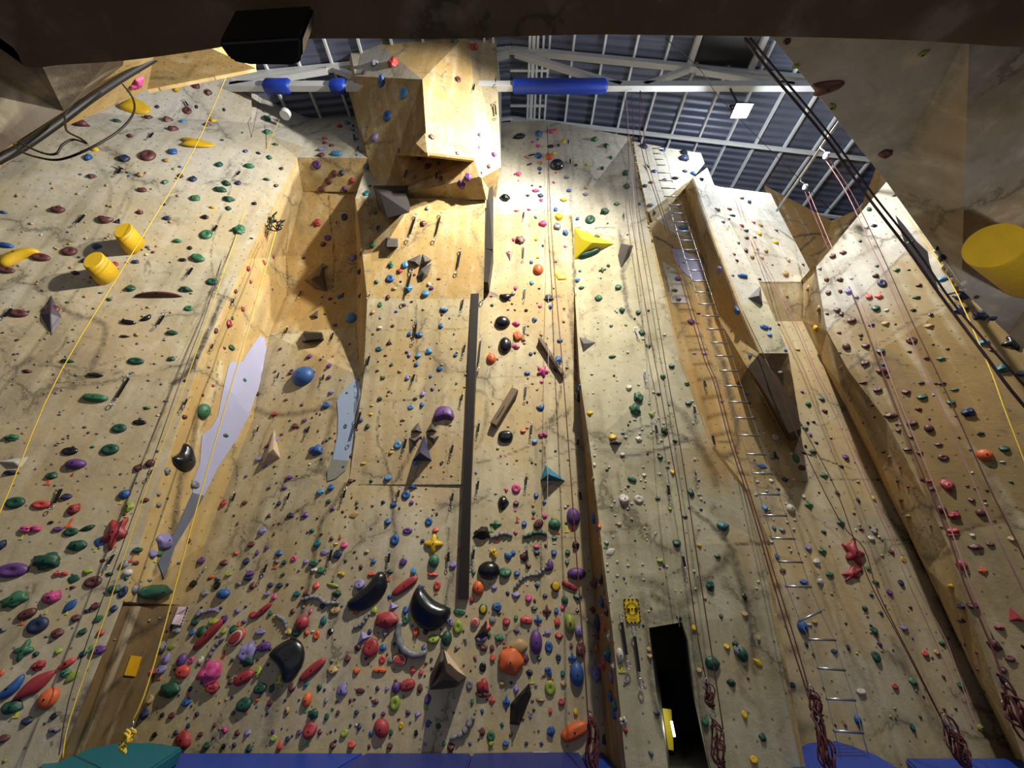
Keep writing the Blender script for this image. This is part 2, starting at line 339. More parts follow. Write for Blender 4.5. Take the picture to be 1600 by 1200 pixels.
# painted cracks: polyline in image positions, half width in metres, strength
CRACKS = [
 # left wall
 ([(345,470),(320,530),(295,580),(268,600)],.05,.9),([(268,600),(240,690),(200,770),(165,860)],.03,.5),([(365,430),(345,470)],.02,.6),
 ([(90,565),(130,575),(200,557)],.03,.5),([(85,470),(110,490),(150,500),(165,520),(140,580)],.06,.55),([(50,560),(0,590)],.05,.5),
 ([(170,715),(200,722),(207,720)],.03,.5),([(230,405),(225,435),(235,420),(230,405)],.025,.7),([(235,422),(270,428)],.02,.5),([(180,340),(200,300),(210,290)],.05,.4),
 ([(330,120),(300,150),(180,290)],.02,.5),([(380,250),(340,350),(330,410),(345,470)],.015,.6),([(290,800),(250,870),(240,900)],.05,.6),
 # recess
 ([(447,400),(449,455),(440,477)],.03,.8),([(440,435),(430,420),(436,450)],.02,.7),([(449,455),(470,425),(495,415)],.02,.7),([(440,385),(445,400)],.03,.8),
 ([(515,300),(515,340),(522,390),(520,450)],.03,.8),([(495,302),(515,325),(550,332)],.03,.7),([(525,405),(550,412),(570,410)],.03,.6),([(450,360),(447,400)],.03,.7),
 ([(310,640),(300,700),(285,740),(270,830),(255,900)],.09,.65),([(340,560),(335,620),(310,680)],.03,.6),
 ([(400,640),(430,648),(470,645),(520,635)],.07,.55),([(430,650),(410,690),(405,720)],.04,.5),([(525,640),(500,720),(515,738)],.07,.5),([(480,735),(505,737),(512,748)],.05,.6),
 ([(540,757),(520,790),(503,815),(495,850),(485,900),(470,960)],.05,.7),([(470,960),(440,1050),(415,1165)],.10,.45),([(440,800),(430,900),(400,1000)],.03,.3),
 ([(557,512),(560,560),(568,590)],.03,.7),([(398,757),(380,800)],.02,.4),([(437,730),(470,700),(480,640)],.03,.3),
 # centre
 ([(650,470),(650,515),(652,555),(650,600)],.025,.7),([(575,515),(610,517),(650,515),(690,515),(735,512)],.025,.6),([(686,470),(686,515),(687,560)],.02,.5),
 ([(580,480),(580,515),(582,560)],.02,.4),([(594,625),(620,627),(650,622),(665,600)],.03,.6),([(592,640),(590,690),(598,705),(608,740),(612,757)],.025,.7),([(614,625),(614,640)],.015,.5),
 ([(650,690),(635,720),(620,750),(612,760),(614,800),(618,840)],.045,.7),([(612,745),(590,770)],.02,.5),([(575,720),(600,715)],.02,.4),([(560,677),(620,677),(680,677),(735,675)],.012,.45),
 ([(565,757),(640,757),(728,757)],.012,.35),([(697,640),(697,700),(700,750)],.02,.4),([(697,712),(715,712)],.02,.5),([(620,800),(615,860),(612,950),(600,1050)],.07,.3),
 ([(720,480),(725,500),(735,490)],.02,.5),([(700,545),(720,545)],.02,.4),([(640,300),(660,320),(700,300)],.05,.4),([(675,330),(690,350),(697,370)],.02,.5),
 ([(555,757),(650,752)],.01,.2),([(600,300),(640,308)],.03,.5),
 # prow
 ([(680,170),(678,195),(680,205),(698,210),(712,222),(708,240)],.018,.9),([(712,222),(722,230),(725,240)],.015,.8),([(698,210),(695,230)],.012,.6),([(678,205),(676,240)],.015,.8),
 ([(575,140),(580,165),(595,185)],.03,.5),([(630,80),(620,70),(640,60)],.04,.6),([(740,90),(755,100),(770,95)],.02,.5),([(748,190),(765,175),(775,160)],.02,.6),([(610,180),(608,230)],.02,.4),
 ([(590,85),(600,100),(625,95)],.03,.4),([(670,60),(690,70),(700,80)],.05,.3),
 # right of channel
 ([(800,330),(893,331)],.02,.7),([(893,340),(896,400),(897,470),(893,500),(898,560),(905,590)],.05,.75),([(893,455),(888,480),(893,520)],.03,.6),
 ([(890,560),(880,590),(870,640),(855,670),(850,710),(852,738)],.035,.8),([(745,722),(780,716),(820,700),(852,690)],.03,.7),([(852,720),(880,708),(902,700)],.03,.6),
 ([(903,600),(893,580),(880,590)],.06,.5),([(740,610),(760,620),(755,680),(745,700)],.05,.45),([(765,560),(755,610)],.03,.5),([(745,590),(870,588)],.03,.4),([(828,715),(835,722),(852,720)],.02,.6),
 ([(745,842),(830,840),(915,842)],.02,.35),([(845,745),(850,800),(855,842)],.02,.35),([(855,200),(858,260),(862,330),(866,420)],.02,.45),([(815,220),(825,300)],.02,.3),
 ([(890,200),(895,260),(890,330)],.05,.35),([(900,215),(940,250),(960,300)],.02,.4),([(880,300),(895,320)],.02,.4),([(955,205),(975,250),(985,290)],.05,.4),
 # pillar
 ([(895,356),(968,356)],.02,.8),([(968,356),(972,400),(975,450),(982,490)],.06,.7),([(982,490),(1000,510),(1018,540),(1025,570)],.04,.65),([(985,400),(975,425),(974,460)],.05,.6),
 ([(1060,640),(1035,655),(1000,670),(960,682),(935,685)],.03,.8),([(1000,650),(1002,670)],.02,.6),([(975,675),(978,690)],.02,.6),([(965,715),(1000,710),(1040,700),(1075,685)],.035,.75),
 ([(1050,630),(1070,650),(1085,680),(1100,710),(1115,735),(1120,760)],.09,.5),([(1075,685),(1100,700),(1130,760)],.04,.5),([(965,740),(975,800),(985,830)],.04,.5),
 ([(1080,795),(1105,815),(1130,840),(1145,860)],.05,.7),([(1100,810),(1085,850),(1095,890)],.03,.6),([(1145,860),(1120,890),(1085,920),(1060,950),(1020,930)],.08,.6),
 ([(1145,860),(1155,900),(1170,960),(1180,1050)],.05,.6),([(945,833),(990,825),(1020,820)],.03,.5),([(925,560),(985,540),(1055,525)],.012,.35),([(925,480),(960,478)],.015,.4),
 ([(1005,940),(1010,965),(1065,960),(1085,1000),(1095,1100),(1110,1190)],.14,.5),([(1010,965),(1020,1080),(1035,1150)],.05,.6),([(990,905),(1030,915),(1060,945)],.10,.5),([(1150,1000),(1160,1080),(1180,1100)],.06,.35),([(930,620),(935,640)],.02,.3),
 ([(1150,850),(1200,848)],.04,.7),
 # ladder recess
 ([(1050,395),(1085,395),(1100,410),(1107,440),(1105,470),(1112,520),(1130,570),(1140,620),(1150,660),(1152,700)],.07,.7),([(1068,330),(1085,360),(1100,370),(1105,420)],.03,.7),([(1024,370),(1045,382),(1070,400)],.05,.9),
 ([(1120,690),(1140,690),(1155,685)],.04,.7),([(1060,487),(1095,490)],.03,.5),([(1075,535),(1110,540)],.02,.4),([(1130,600),(1160,560),(1168,540)],.03,.5),([(1160,640),(1200,630),(1240,620)],.015,.4),
 ([(1215,1150),(1260,1050),(1215,960)],.03,.3),([(1185,700),(1230,685),(1240,680)],.03,.4),
 # corner wall
 ([(1178,395),(1210,400),(1243,408)],.035,.6),([(1243,385),(1247,410),(1254,445),(1254,500)],.04,.7),([(1192,442),(1254,442)],.025,.6),([(1222,385),(1226,398)],.015,.5),([(1258,505),(1295,527)],.02,.5),
 ([(1262,655),(1280,665),(1305,655),(1320,635)],.03,.6),([(1320,635),(1330,600),(1325,585)],.025,.6),([(1280,645),(1275,625)],.02,.5),([(1260,755),(1285,745),(1320,750),(1375,748)],.025,.5),([(1375,748),(1395,710),(1400,695)],.025,.6),
 ([(1345,848),(1410,842),(1425,847)],.03,.5),([(1425,850),(1440,880),(1460,910),(1475,950),(1500,1010)],.08,.6),([(1260,800),(1290,820),(1320,850)],.03,.4),([(1440,870),(1460,872),(1490,860)],.05,.6),([(1455,805),(1440,830),(1430,860)],.03,.5),
 ([(1395,1000),(1420,1050),(1470,1150)],.10,.4),([(1300,900),(1320,1000),(1370,1100)],.06,.3),([(1478,745),(1460,780),(1455,810)],.03,.5),
 # right wall
 ([(1292,517),(1415,394)],.02,.5),([(1325,578),(1420,505),(1500,468)],.03,.6),([(1480,838),(1600,795)],.02,.6),
 ([(1360,440),(1290,517)],.02,.3),([(1420,395),(1470,465)],.02,.5),
 # alcove
 ([(200,960),(225,985),(262,962)],.05,.7),([(170,1040),(200,1000),(230,985)],.07,.7),([(130,1150),(160,1090),(185,1065)],.07,.7),([(160,1150),(190,1110),(205,1080)],.05,.6),([(100,1160),(125,1100),(150,1050)],.05,.6),
 ([(265,125),(285,100),(295,75)],.03,.7),([(225,122),(255,122),(285,125)],.03,.6),([(285,125),(310,100)],.02,.6),([(1510,60),(1490,110),(1440,200),(1410,240)],.06,.35),([(1410,240),(1500,245),(1600,250)],.05,.3),
 ([(1315,365),(1330,348),(1342,330)],.10,.9),([(1240,370),(1280,365),(1300,376)],.06,.8),([(1250,390),(1275,370)],.05,.8),([(1310,345),(1320,375)],.05,.7),([(1268,400),(1285,392),(1295,378)],.06,.8),
]
kd_pts = []
for pl, wd, stg in CRACKS:
    sp = smooth_path([(x, y, 0) for x, y in pl], 5) if len(pl) > 2 else [Vector((x, y, 0)) for x, y in pl]
    last = None
    for a, b in zip(sp[:-1], sp[1:]):
        n = max(1, int((b-a).length/2.0))
        for k in range(n):
            p = a.lerp(b, k/n); h = cast(p.x+2.2*noise.noise(Vector((p.x*.09, p.y*.09, 3))), p.y+2.2*noise.noise(Vector((p.x*.09, p.y*.09, 9))))
            if h: kd_pts.append((h[0], (max(.017, wd*.62) if wd < .045 else wd*.75)*(1+.5*noise.noise(h[0]*4)), stg))
kd = KDTree(len(kd_pts))
for i, p in enumerate(kd_pts): kd.insert(p[0], i)
kd.balance()
# painted washes: image position, radius px, channel (1 ochre, 2 pale), value
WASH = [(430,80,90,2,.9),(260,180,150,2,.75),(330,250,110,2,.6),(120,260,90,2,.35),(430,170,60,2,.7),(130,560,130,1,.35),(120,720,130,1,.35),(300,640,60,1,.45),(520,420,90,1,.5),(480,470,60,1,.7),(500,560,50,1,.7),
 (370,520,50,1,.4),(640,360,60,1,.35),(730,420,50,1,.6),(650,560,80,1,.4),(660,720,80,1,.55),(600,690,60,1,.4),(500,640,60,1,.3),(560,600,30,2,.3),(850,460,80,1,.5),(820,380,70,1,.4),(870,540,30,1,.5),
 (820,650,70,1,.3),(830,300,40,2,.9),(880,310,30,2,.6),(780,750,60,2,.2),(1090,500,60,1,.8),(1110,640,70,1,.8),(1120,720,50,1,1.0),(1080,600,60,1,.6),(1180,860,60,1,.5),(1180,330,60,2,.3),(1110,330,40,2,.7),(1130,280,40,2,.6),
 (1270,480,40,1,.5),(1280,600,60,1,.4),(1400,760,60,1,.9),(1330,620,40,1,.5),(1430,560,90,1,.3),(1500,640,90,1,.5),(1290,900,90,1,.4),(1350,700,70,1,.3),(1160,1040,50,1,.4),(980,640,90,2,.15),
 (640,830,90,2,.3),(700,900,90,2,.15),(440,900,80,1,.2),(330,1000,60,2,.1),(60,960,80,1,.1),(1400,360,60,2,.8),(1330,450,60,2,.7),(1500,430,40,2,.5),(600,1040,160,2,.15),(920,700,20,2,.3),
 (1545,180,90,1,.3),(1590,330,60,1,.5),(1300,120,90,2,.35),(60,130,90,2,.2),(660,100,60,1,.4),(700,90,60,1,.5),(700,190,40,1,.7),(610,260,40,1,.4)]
wash = []
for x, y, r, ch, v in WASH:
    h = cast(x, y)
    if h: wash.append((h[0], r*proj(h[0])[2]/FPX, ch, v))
def clip(P, ax, c, keep_gt):
    out = []
    n = len(P)
    for i in range(n):
        a = P[i]; b = P[(i+1) % n]
        da = (a[ax]-c) if keep_gt else (c-a[ax]); db = (b[ax]-c) if keep_gt else (c-b[ax])
        if da >= 0: out.append(a)
        if (da > 0 and db < 0) or (da < 0 and db > 0):
            t = da/(da-db); out.append((a[0]+(b[0]-a[0])*t, a[1]+(b[1]-a[1])*t))
    return out
GS = .036
def grid_tri(tr, gs):
    """cut one flat triangle into small cells, in metres along the surface"""
    o = tr[0]; n = (tr[1]-tr[0]).cross(tr[2]-tr[0]).normalized()
    if n.dot(o-CAM) > 0: n = -n
    u = Vector((0, 0, 1)).cross(n)
    if u.length < .05: u = Vector((1, 0, 0))
    u.normalize(); v = n.cross(u)
    if v.z < 0: u, v = -u, -v
    org = n*o.dot(n)
    T = [(p.dot(u), p.dot(v)) for p in tr]
    cells = []
    y0 = math.floor(min(t[1] for t in T)/gs); y1 = math.ceil(max(t[1] for t in T)/gs)
    for j in range(y0, y1):
        S = clip(clip(T, 1, j*gs, True), 1, (j+1)*gs, False)
        if len(S) < 3: continue
        x0 = math.floor(min(t[0] for t in S)/gs); x1 = math.ceil(max(t[0] for t in S)/gs)
        rest = S
        for i in range(x0, x1):
            c = clip(rest, 0, (i+1)*gs, False)
            if len(c) >= 3: cells.append(c)
            rest = clip(rest, 0, (i+1)*gs, True)
            if len(rest) < 3: break
    return cells, org, u, v, n
groups = {}
for tr, ow in zip(all_tris, tri_owner): groups.setdefault(ow[0], []).append((tr, ow[1]))
for nm, lst in groups.items():
    vs = []; fs = []; idx = {}; uvs = []; mats = []; ml = []; nrm = []
    near = nm.startswith('wall_overhead')
    for tr, st in lst:
        if st not in ml: ml.append(st)
        cells, org, u, v, n = grid_tri(tr, GS if not near else .08)
        for c in cells:
            f = []
            for (a, b) in c:
                p = org+u*a+v*b
                k = (round(p.x*2000), round(p.y*2000), round(p.z*2000), st, round(n.x*20), round(n.y*20))
                if k not in idx: idx[k] = len(vs); vs.append(p); uvs.append((a, b)); nrm.append(n)
                if not f or f[-1] != idx[k]: f.append(idx[k])
            if f[0] == f[-1]: f.pop()
            if len(set(f)) == len(f) and len(f) >= 3: fs.append(f); mats.append(ml.index(st))
    me = mesh(nm, vs, fs)
    for s_ in ml: me.materials.append(ROCK[s_])
    me.polygons.foreach_set('material_index', mats)
    uvl = me.uv_layers.new(name='UVMap')
    li = np.empty(len(me.loops), dtype=np.int32); me.loops.foreach_get('vertex_index', li)
    uvl.data.foreach_set('uv', np.array(uvs, dtype=np.float32)[li].ravel())
    V = np.array([tuple(p) for p in vs]); R = np.zeros((len(vs), 4), dtype=np.float32); R[:, 3] = 1
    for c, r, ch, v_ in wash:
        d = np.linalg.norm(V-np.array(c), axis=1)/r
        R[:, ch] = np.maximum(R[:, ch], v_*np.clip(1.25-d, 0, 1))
    for i, p in enumerate(vs):
        best = 0
        for co, j, d in kd.find_n(p, 3):
            w_ = kd_pts[j][1]; best = max(best, kd_pts[j][2]*math.exp(-(d/w_)**2*.9))
        R[i, 0] = best
    ca = me.color_attributes.new('paint', 'FLOAT_COLOR', 'POINT'); ca.data.foreach_set('color', R.ravel())
    # shell thickness: offset copy behind the face so that the walls have a back
    o = link(nm, me); o['kind'] = 'structure'
    sm = o.modifiers.new('shell', 'SOLIDIFY'); sm.thickness = .04; sm.offset = -1
    mm = me.polygons[0]
    # make normals face the hall
    bm = bmesh.new(); bm.from_mesh(me)
    flip = [f for f in bm.faces if f.normal.dot(f.calc_center_median()-CAM) > 0]
    bmesh.ops.reverse_faces(bm, faces=flip); bm.to_mesh(me); bm.free()
print('walls done', len(kd_pts))
# ------------------------------------------------------------------ plain materials
M = {
 'steel_white': mat_basic('white_painted_steel', 'dcdcd8', .5, noise_amt=.12, scale=3),
 'steel': mat_basic('galvanised_steel', 'b4b6ba', .3, .85),
 'dark_steel': mat_basic('dark_steel_channel', '2c2624', .45, .3, noise_amt=.3, scale=5),
 'black': mat_basic('black_plastic', '0b0b0c', .45),
 'rubber': mat_basic('black_rubber', '121112', .55),
 'blue_pad': mat_basic('blue_foam_pad', '1c3fae', .5),
 'mat_blue': mat_basic('blue_vinyl_mat', '1c3a90', .45, noise_amt=.15, scale=2),
 'mat_dark': mat_basic('dark_blue_vinyl_mat', '252f70', .5, noise_amt=.15, scale=2),
 'mat_teal': mat_basic('teal_vinyl_mat', '0f5f6c', .5, noise_amt=.15, scale=2),
 'soffit': ROCK['soffit'],
 'dark_wood': mat_basic('dark_stained_wood', '2d2320', .45, noise_amt=.35, scale=6, bump=.2),
 'brown_wood': mat_basic('brown_wood', '6b563c', .6, noise_amt=.3, scale=6),
 'grey_wood': mat_basic('grey_textured_ply', '57514d', .7, noise_amt=.2, scale=8),
 'bark': mat_basic('mottled_dark_brown', '43351f', .8, noise_amt=.6, scale=7, bump=.4),
 'rope_red': mat_basic('dark_red_rope', '5e2c2c', .8), 'rope_yellow': mat_basic('yellow_rope', 'd8b53a', .7),
 'rope_white': mat_basic('pale_cord', 'c3b6a8', .8), 'rope_pink': mat_basic('dusty_pink_rope', 'a57a78', .8), 'rope_dark': mat_basic('purple_black_rope', '33202a', .8),
 'yellow_sign': mat_basic('yellow_sign', 'e2bf13', .5), 'amber': mat_basic('amber_sheet', 'd29a10', .5), 'paper': mat_basic('pink_white_paper', 'd9c3cc', .6), 'ink': mat_basic('black_ink', '111111', .6), 'redink': mat_basic('red_ink', 'c03a34', .6),
 'patch': mat_basic('pale_blue_paint', '9fb0cc', .45, noise_amt=.08, scale=4), 'patch2': mat_basic('lilac_blue_paint', 'a3a3c0', .45, noise_amt=.08, scale=4),
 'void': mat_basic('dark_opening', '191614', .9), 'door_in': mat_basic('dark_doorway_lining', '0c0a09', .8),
 'glass_lit': mat_basic('lit_lamp_glass', 'ffffff', .3, emit='eef4ff', es=60),
 'sheet': None,
}
def sheet_material():
    m = bpy.data.materials.new('corrugated_sheet'); m.use_nodes = True; nt = m.node_tree; N = nt.nodes; L = nt.links
    b = N['Principled BSDF']; b.inputs['Roughness'].default_value = .42; b.inputs['Metallic'].default_value = .55
    tc = N.new('ShaderNodeTexCoord')
    wv = N.new('ShaderNodeTexWave'); wv.bands_direction = 'Y'; wv.inputs['Scale'].default_value = 1.75; wv.inputs['Distortion'].default_value = 0
    L.new(tc.outputs['Object'], wv.inputs['Vector'])
    ns = N.new('ShaderNodeTexNoise'); ns.inputs['Scale'].default_value = .8; L.new(tc.outputs['Object'], ns.inputs['Vector'])
    mx = N.new('ShaderNodeMix'); mx.data_type = 'RGBA'; mx.inputs[6].default_value = hexlin('666b80'); mx.inputs[7].default_value = hexlin('858a9c')
    L.new(ns.outputs['Fac'], mx.inputs[0]); L.new(mx.outputs[2], b.inputs['Base Color'])
    bp = N.new('ShaderNodeBump'); bp.inputs['Strength'].default_value = .8; bp.inputs['Distance'].default_value = .03
    L.new(wv.outputs['Fac'], bp.inputs['Height']); L.new(bp.outputs[0], b.inputs['Normal']); return m
M['sheet'] = sheet_material()
SURF = []       # label landmarks: (name, x, y)
# ------------------------------------------------------------------ roof
RIDGE = 12.4+CAMZ; SL = .21
def roofz(x): return RIDGE-SL*abs(x)
for sgn, nm in ((-1, 'ceiling_left'), (1, 'ceiling_right')):
    mb = MB(); X = 13*sgn
    vs = [(0, -6, RIDGE), (X, -6, roofz(X)), (X, 14, roofz(X)), (0, 14, RIDGE)]
    vs += [(x, y, z+.06) for x, y, z in vs]
    mb.add(vs, [(0, 1, 2, 3), (4, 5, 6, 7), (0, 1, 5, 4), (1, 2, 6, 5), (2, 3, 7, 6), (3, 0, 4, 7)])
    tag(mb.build(nm, M['sheet']), kind='structure')
# gable wall behind the climbing walls closes the hall
mb = MB(); mb.box((0, 12, 6), 30, .2, 16); tag(mb.build('wall_gable', mat_basic('grey_cladding', '4e5058', .6, noise_amt=.2, scale=2)), kind='structure')
mb = MB(); mb.box((13.0, 4, 6), .2, 20, 16); tag(mb.build('wall_side', M['sheet']), kind='structure')
mb = MB(); mb.box((-13.0, 4, 6), .2, 20, 16); tag(mb.build('wall_side', M['sheet']), kind='structure')
# purlins and ridge ladder beam are fixed parts of the hall
n = 0
for k in range(-15, 16):
    x = k*.745+.05
    if abs(x) < .3: continue
    n += 1; mb = MB(); z = roofz(x)-.07
    mb.bar((x, -1, z), (x, 12, z), .05, .09)
    tag(mb.build('trim_%d' % n, M['steel_white']), kind='structure')
n += 1; mb = MB()
for dx in (-.10, .10): mb.bar((.55+dx, -1, RIDGE-.25), (.55+dx, 12, RIDGE-.25), .06, .12)
mb.bar((.55, -1, RIDGE-.22), (.55, 12, RIDGE-.22), .09, .14)
tag(mb.build('trim_%d' % n, M['steel_white']), kind='structure')
n += 1; mb = MB()
for dx in (-.47, .40+.55): mb.bar((.0+dx, -1, RIDGE-.25), (.0+dx, 12, RIDGE-.25), .05, .08)
for k in range(30): mb.bar((-.05, k*.42, RIDGE-.27), (.95, k*.42, RIDGE-.27), .05, .06)
tag(mb.build('trim_%d' % n, M['steel_white']), kind='structure')
# trusses: chords and webs
def truss(Y, label, full=True):
    t = empty('roof_truss', (0, Y, 10.4+CAMZ))
    tag(t, label, 'truss', 'roof trusses and rafters')
    def part(nm, *segs, w=.12, h=.2):
        mb = MB()
        for a, b in segs: mb.bar((a[0], Y, a[1]), (b[0], Y, b[1]), w, h)
        mb.build(nm, M['steel_white'], t, loc=(0, Y, 10.4+CAMZ)).location = (0, 0, 0)
    for s in (-1, 1): part('top_chord', ((0, RIDGE-.18), (s*11, RIDGE-.18-11*SL)), w=.12 if full else .07, h=.2 if full else .1)
    if full:
        zb = 10.42+CAMZ
        part('bottom_chord', ((-11, zb), (11, zb)), w=.12, h=.24)
        for s in (-1, 1):
            part('web', ((s*.1, RIDGE-.4), (s*2.55, zb)), h=.14); part('web', ((s*4.3, RIDGE-.3-4.3*SL), (s*3.1, zb)), h=.12)
            part('web', ((s*4.5, RIDGE-.3-4.5*SL), (s*6.6, zb)), h=.12); part('web', ((s*8.6, RIDGE-.2-8.6*SL), (s*7.4, zb)), h=.12)
    return t
truss(4.64, 'white steel roof truss with bottom chord and diagonal webs nearest the dark soffit')
truss(6.25, 'thin white steel rafter crossing the roof above the back wall', False)
truss(8.0, 'thin white steel rafter furthest back over the right-hand walls', False)
for (xa, xb, lb) in ((801, 948, 'long blue foam pad sleeved on the truss chord right of the prow'), (413, 453, 'short blue foam pad on the truss chord above the left wall'), (516, 540, 'short blue foam pad on the truss chord touching the prow')):
    a = pt(xa, 134, 4.62); b = pt(xb, 134, 4.62); mb = MB(); zc = 10.42+CAMZ
    n_ = 14; prof = [(.13*math.copysign(abs(math.cos(2*math.pi*k/n_))**.6, math.cos(2*math.pi*k/n_)), .17*math.copysign(abs(math.sin(2*math.pi*k/n_))**.6, math.sin(2*math.pi*k/n_))) for k in range(n_)]
    vs = []; secs = [(a.x, .8), (a.x+.05, 1), (b.x-.05, 1), (b.x, .8)]
    for x, s in secs: vs += [(x, 4.64+p*s, zc+q*s) for p, q in prof]
    fs = [(i*n_+k, i*n_+(k+1) % n_, (i+1)*n_+(k+1) % n_, (i+1)*n_+k) for i in range(3) for k in range(n_)]
    fs += [tuple(range(n_)), tuple(range(3*n_, 4*n_))]
    mb.add(vs, fs); tag(mb.build('foam_pad', M['blue_pad'], smooth=True), lb, 'padding', 'blue pads on the roof truss')
# roof window near the truss
mb = MB(); c = Vector((5.05, 4.15, roofz(5.05)-.12)); mb.box(c, 1.2, .75, .06, Matrix.Rotation(math.atan(SL), 3, 'Y')); o = mb.build('window_1', M['black']); tag(o, kind='structure')
mb = MB()
for dx in (-.7, .7): mb.bar((5.05+dx, 3.7, roofz(5.05+dx)-.14), (5.05+dx, 4.6, roofz(5.05+dx)-.14), .12, .12)
mb.build('window_frame', M['steel_white'], o)
# ------------------------------------------------------------------ soffit beam overhead and speaker
zb = 3.6
edge = [(-200,80),(0,68),(40,104),(100,101),(180,96),(250,88),(330,76),(400,62),(470,61),(545,60),(640,61),(740,60),(800,57),(930,54),(1040,55),(1200,57),(1330,60),(1440,64),(1530,70),(1600,74),(1850,84)]
es = smooth_path([ptz(x, y, zb) for x, y in edge], 4)
vs = []; 
for p in es:
    vs += [(p.x, p.y, zb), (p.x*1.01, p.y+.02, zb+.06), (p.x*1.02, p.y-.0, zb+.5), (p.x*2.2, -3.5, zb), (p.x*2.2, -3.5, zb+.5)]
fs = []
for i in range(len(es)-1):
    a = i*5; b = a+5; fs += [(a, b, b+1, a+1), (a+1, b+1, b+2, a+2), (a, a+3, b+3, b), (a+2, b+2, b+4, a+4), (a+3, a+4, b+4, b+3)]
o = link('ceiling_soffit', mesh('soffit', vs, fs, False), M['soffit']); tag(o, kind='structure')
# loudspeaker below it
zs = 3.35
q = [ptz(x, y, zs) for x, y in ((338, 66), (472, 58), (472, 93), (462, 104), (384, 103), (360, 97))]
vs = [tuple(p) for p in q]+[(p.x, p.y-.02, zs+.22) for p in q]; m_ = len(q)
bm = bmesh.new(); bvx = [bm.verts.new(v) for v in vs]
bm.faces.new(bvx[:m_]); bm.faces.new(bvx[m_:][::-1])
for k in range(m_): bm.faces.new((bvx[k], bvx[k+m_], bvx[(k+1) % m_+m_], bvx[(k+1) % m_]))
bmesh.ops.recalc_face_normals(bm, faces=bm.faces); bmesh.ops.bevel(bm, geom=bm.edges[:], offset=.012, segments=3, affect='EDGES')
o = link('loudspeaker', bm_mesh('loudspeaker', bm), M['black']); tag(o, 'black loudspeaker hung under the dark soffit at upper left', 'speaker')
mb = MB(); mb.bar(q[0]+Vector((.2, 0, .2)), q[0]+Vector((.2, 0, .3)), .03, .03); mb.build('bracket', M['dark_steel'], o)
# ------------------------------------------------------------------ cables upper left
def tube_thing(name, pxs, Y, r, mat, label, cat, group=None, n=6, sm=6):
    pts = [pt(p[0], p[1], p[2] if len(p) > 2 else Y) for p in pxs]
    mb = MB(); mb.tube(smooth_path(pts, sm), r, n); o = mb.build(name, mat, smooth=True)
    return tag(o, label, cat, group)
tube_thing('cable_bundle', [(-40,268,1.9),(0,248,1.95),(40,226,2.0),(90,192,2.05),(140,155,2.1),(190,122,2.2),(240,92,2.3),(275,68,2.3)], 0, .036, M['rubber'], 'thick black cable bundle running along the left overhead wall', 'cable')
tube_thing('cable_bundle', [(-40,262,2.0),(10,224,2.05),(60,205,2.05),(105,172,2.1),(120,150,2.1),(170,112,2.15),(200,88,2.15)], 0, .024, M['rubber'], 'thinner black cable run on the left overhead wall above the thick bundle', 'cable')
tube_thing('cable_loop', [(18,218,1.95),(30,235,1.9),(60,246,1.85),(95,249,1.85),(140,232,1.85),(185,205,1.9),(208,178,1.95),(208,155,2.0),(192,132,2.1)], 0, .0085, M['rubber'], 'big black cable loop hanging over the upper left wall', 'cable', 'cable loops')
tube_thing('cable_loop', [(22,217,1.95),(45,230,1.9),(70,240,1.88),(88,240,1.88),(98,226,1.88),(115,218,1.9),(135,224,1.9),(125,216,1.9),(105,205,1.95),(102,190,2.0),(103,175,2.0),(125,155,2.1)], 0, .0085, M['rubber'], 'small twisted black cable loop inside the big one', 'cable', 'cable loops')
# ------------------------------------------------------------------ floor and crash mats
mb = MB(); mb.box((0, 3, -.45), 22, 16, .1); tag(mb.build('floor', mat_basic('dark_floor', '3a3c46', .7, noise_amt=.2)), kind='structure')
def mat_slab(pxs, z, th, mt, label, inset=.0):
    P = [ptz(x, y, z) if len(pp) == 2 else Vector((x, y, z)) for pp in pxs for x, y in [pp[:2]]]
    bm = bmesh.new(); a = [bm.verts.new(p) for p in P]; b = [bm.verts.new(p-Vector((0, 0, th))) for p in P]
    bm.faces.new(a); bm.faces.new(b[::-1]); m_ = len(P)
    for k in range(m_): bm.faces.new((a[k], b[k], b[(k+1) % m_], a[(k+1) % m_]))
    bmesh.ops.recalc_face_normals(bm, faces=bm.faces)
    bmesh.ops.bevel(bm, geom=bm.edges[:], offset=.02, segments=3, affect='EDGES')
    o = link('crash_mat', bm_mesh('crash_mat', bm), mt); tag(o, label, 'mat', 'crash mats at the foot of the walls'); return o
mat_slab([(-200,1210),(80,1207),(200,1186),(285,1176),(570,1176),(470,1235),(250,1400),(-200,1400)], -.01, .38, M['mat_blue'], 'blue crash mat at the foot of the left back wall')
mat_slab([(572,1176),(737,1176),(715,1245),(640,1400),(260,1400),(475,1235)], -.012, .38, M['mat_dark'], 'darker blue crash mat at the foot of the centre wall')
mat_slab([(738,1176),(906,1173),(935,1240),(980,1400),(645,1400),(718,1245)], -.011, .38, M['mat_dark'], 'dark blue crash mat with tiny white print left of the pillar')
mat_slab([(908,1172),(940,1171),(972,1205),(1010,1240),(1060,1400),(985,1400),(937,1240)], -.009, .38, M['mat_blue'], 'narrow bright blue crash mat against the pillar foot')
mat_slab([(60,1196),(82,1179),(186,1160),(240,1160),(287,1167),(250,1192),(215,1215),(60,1230)], .13, .14, M['mat_teal'], 'teal crash mat laid on top in the left corner')
mat_slab([(1235,1235),(1236,1172),(1262,1160),(1305,1157),(1335,1166),(1372,1180),(1430,1215),(1430,1260)], .10, .45, M['mat_blue'], 'blue crash mat below the ladder with a rounded edge')
mat_slab([(1412,1184),(1560,1184),(1700,1190),(1700,1260),(1450,1260),(1430,1200)], -.0, .38, M['mat_blue'], 'blue crash mat at lower right below the right wall')
mb = MB()
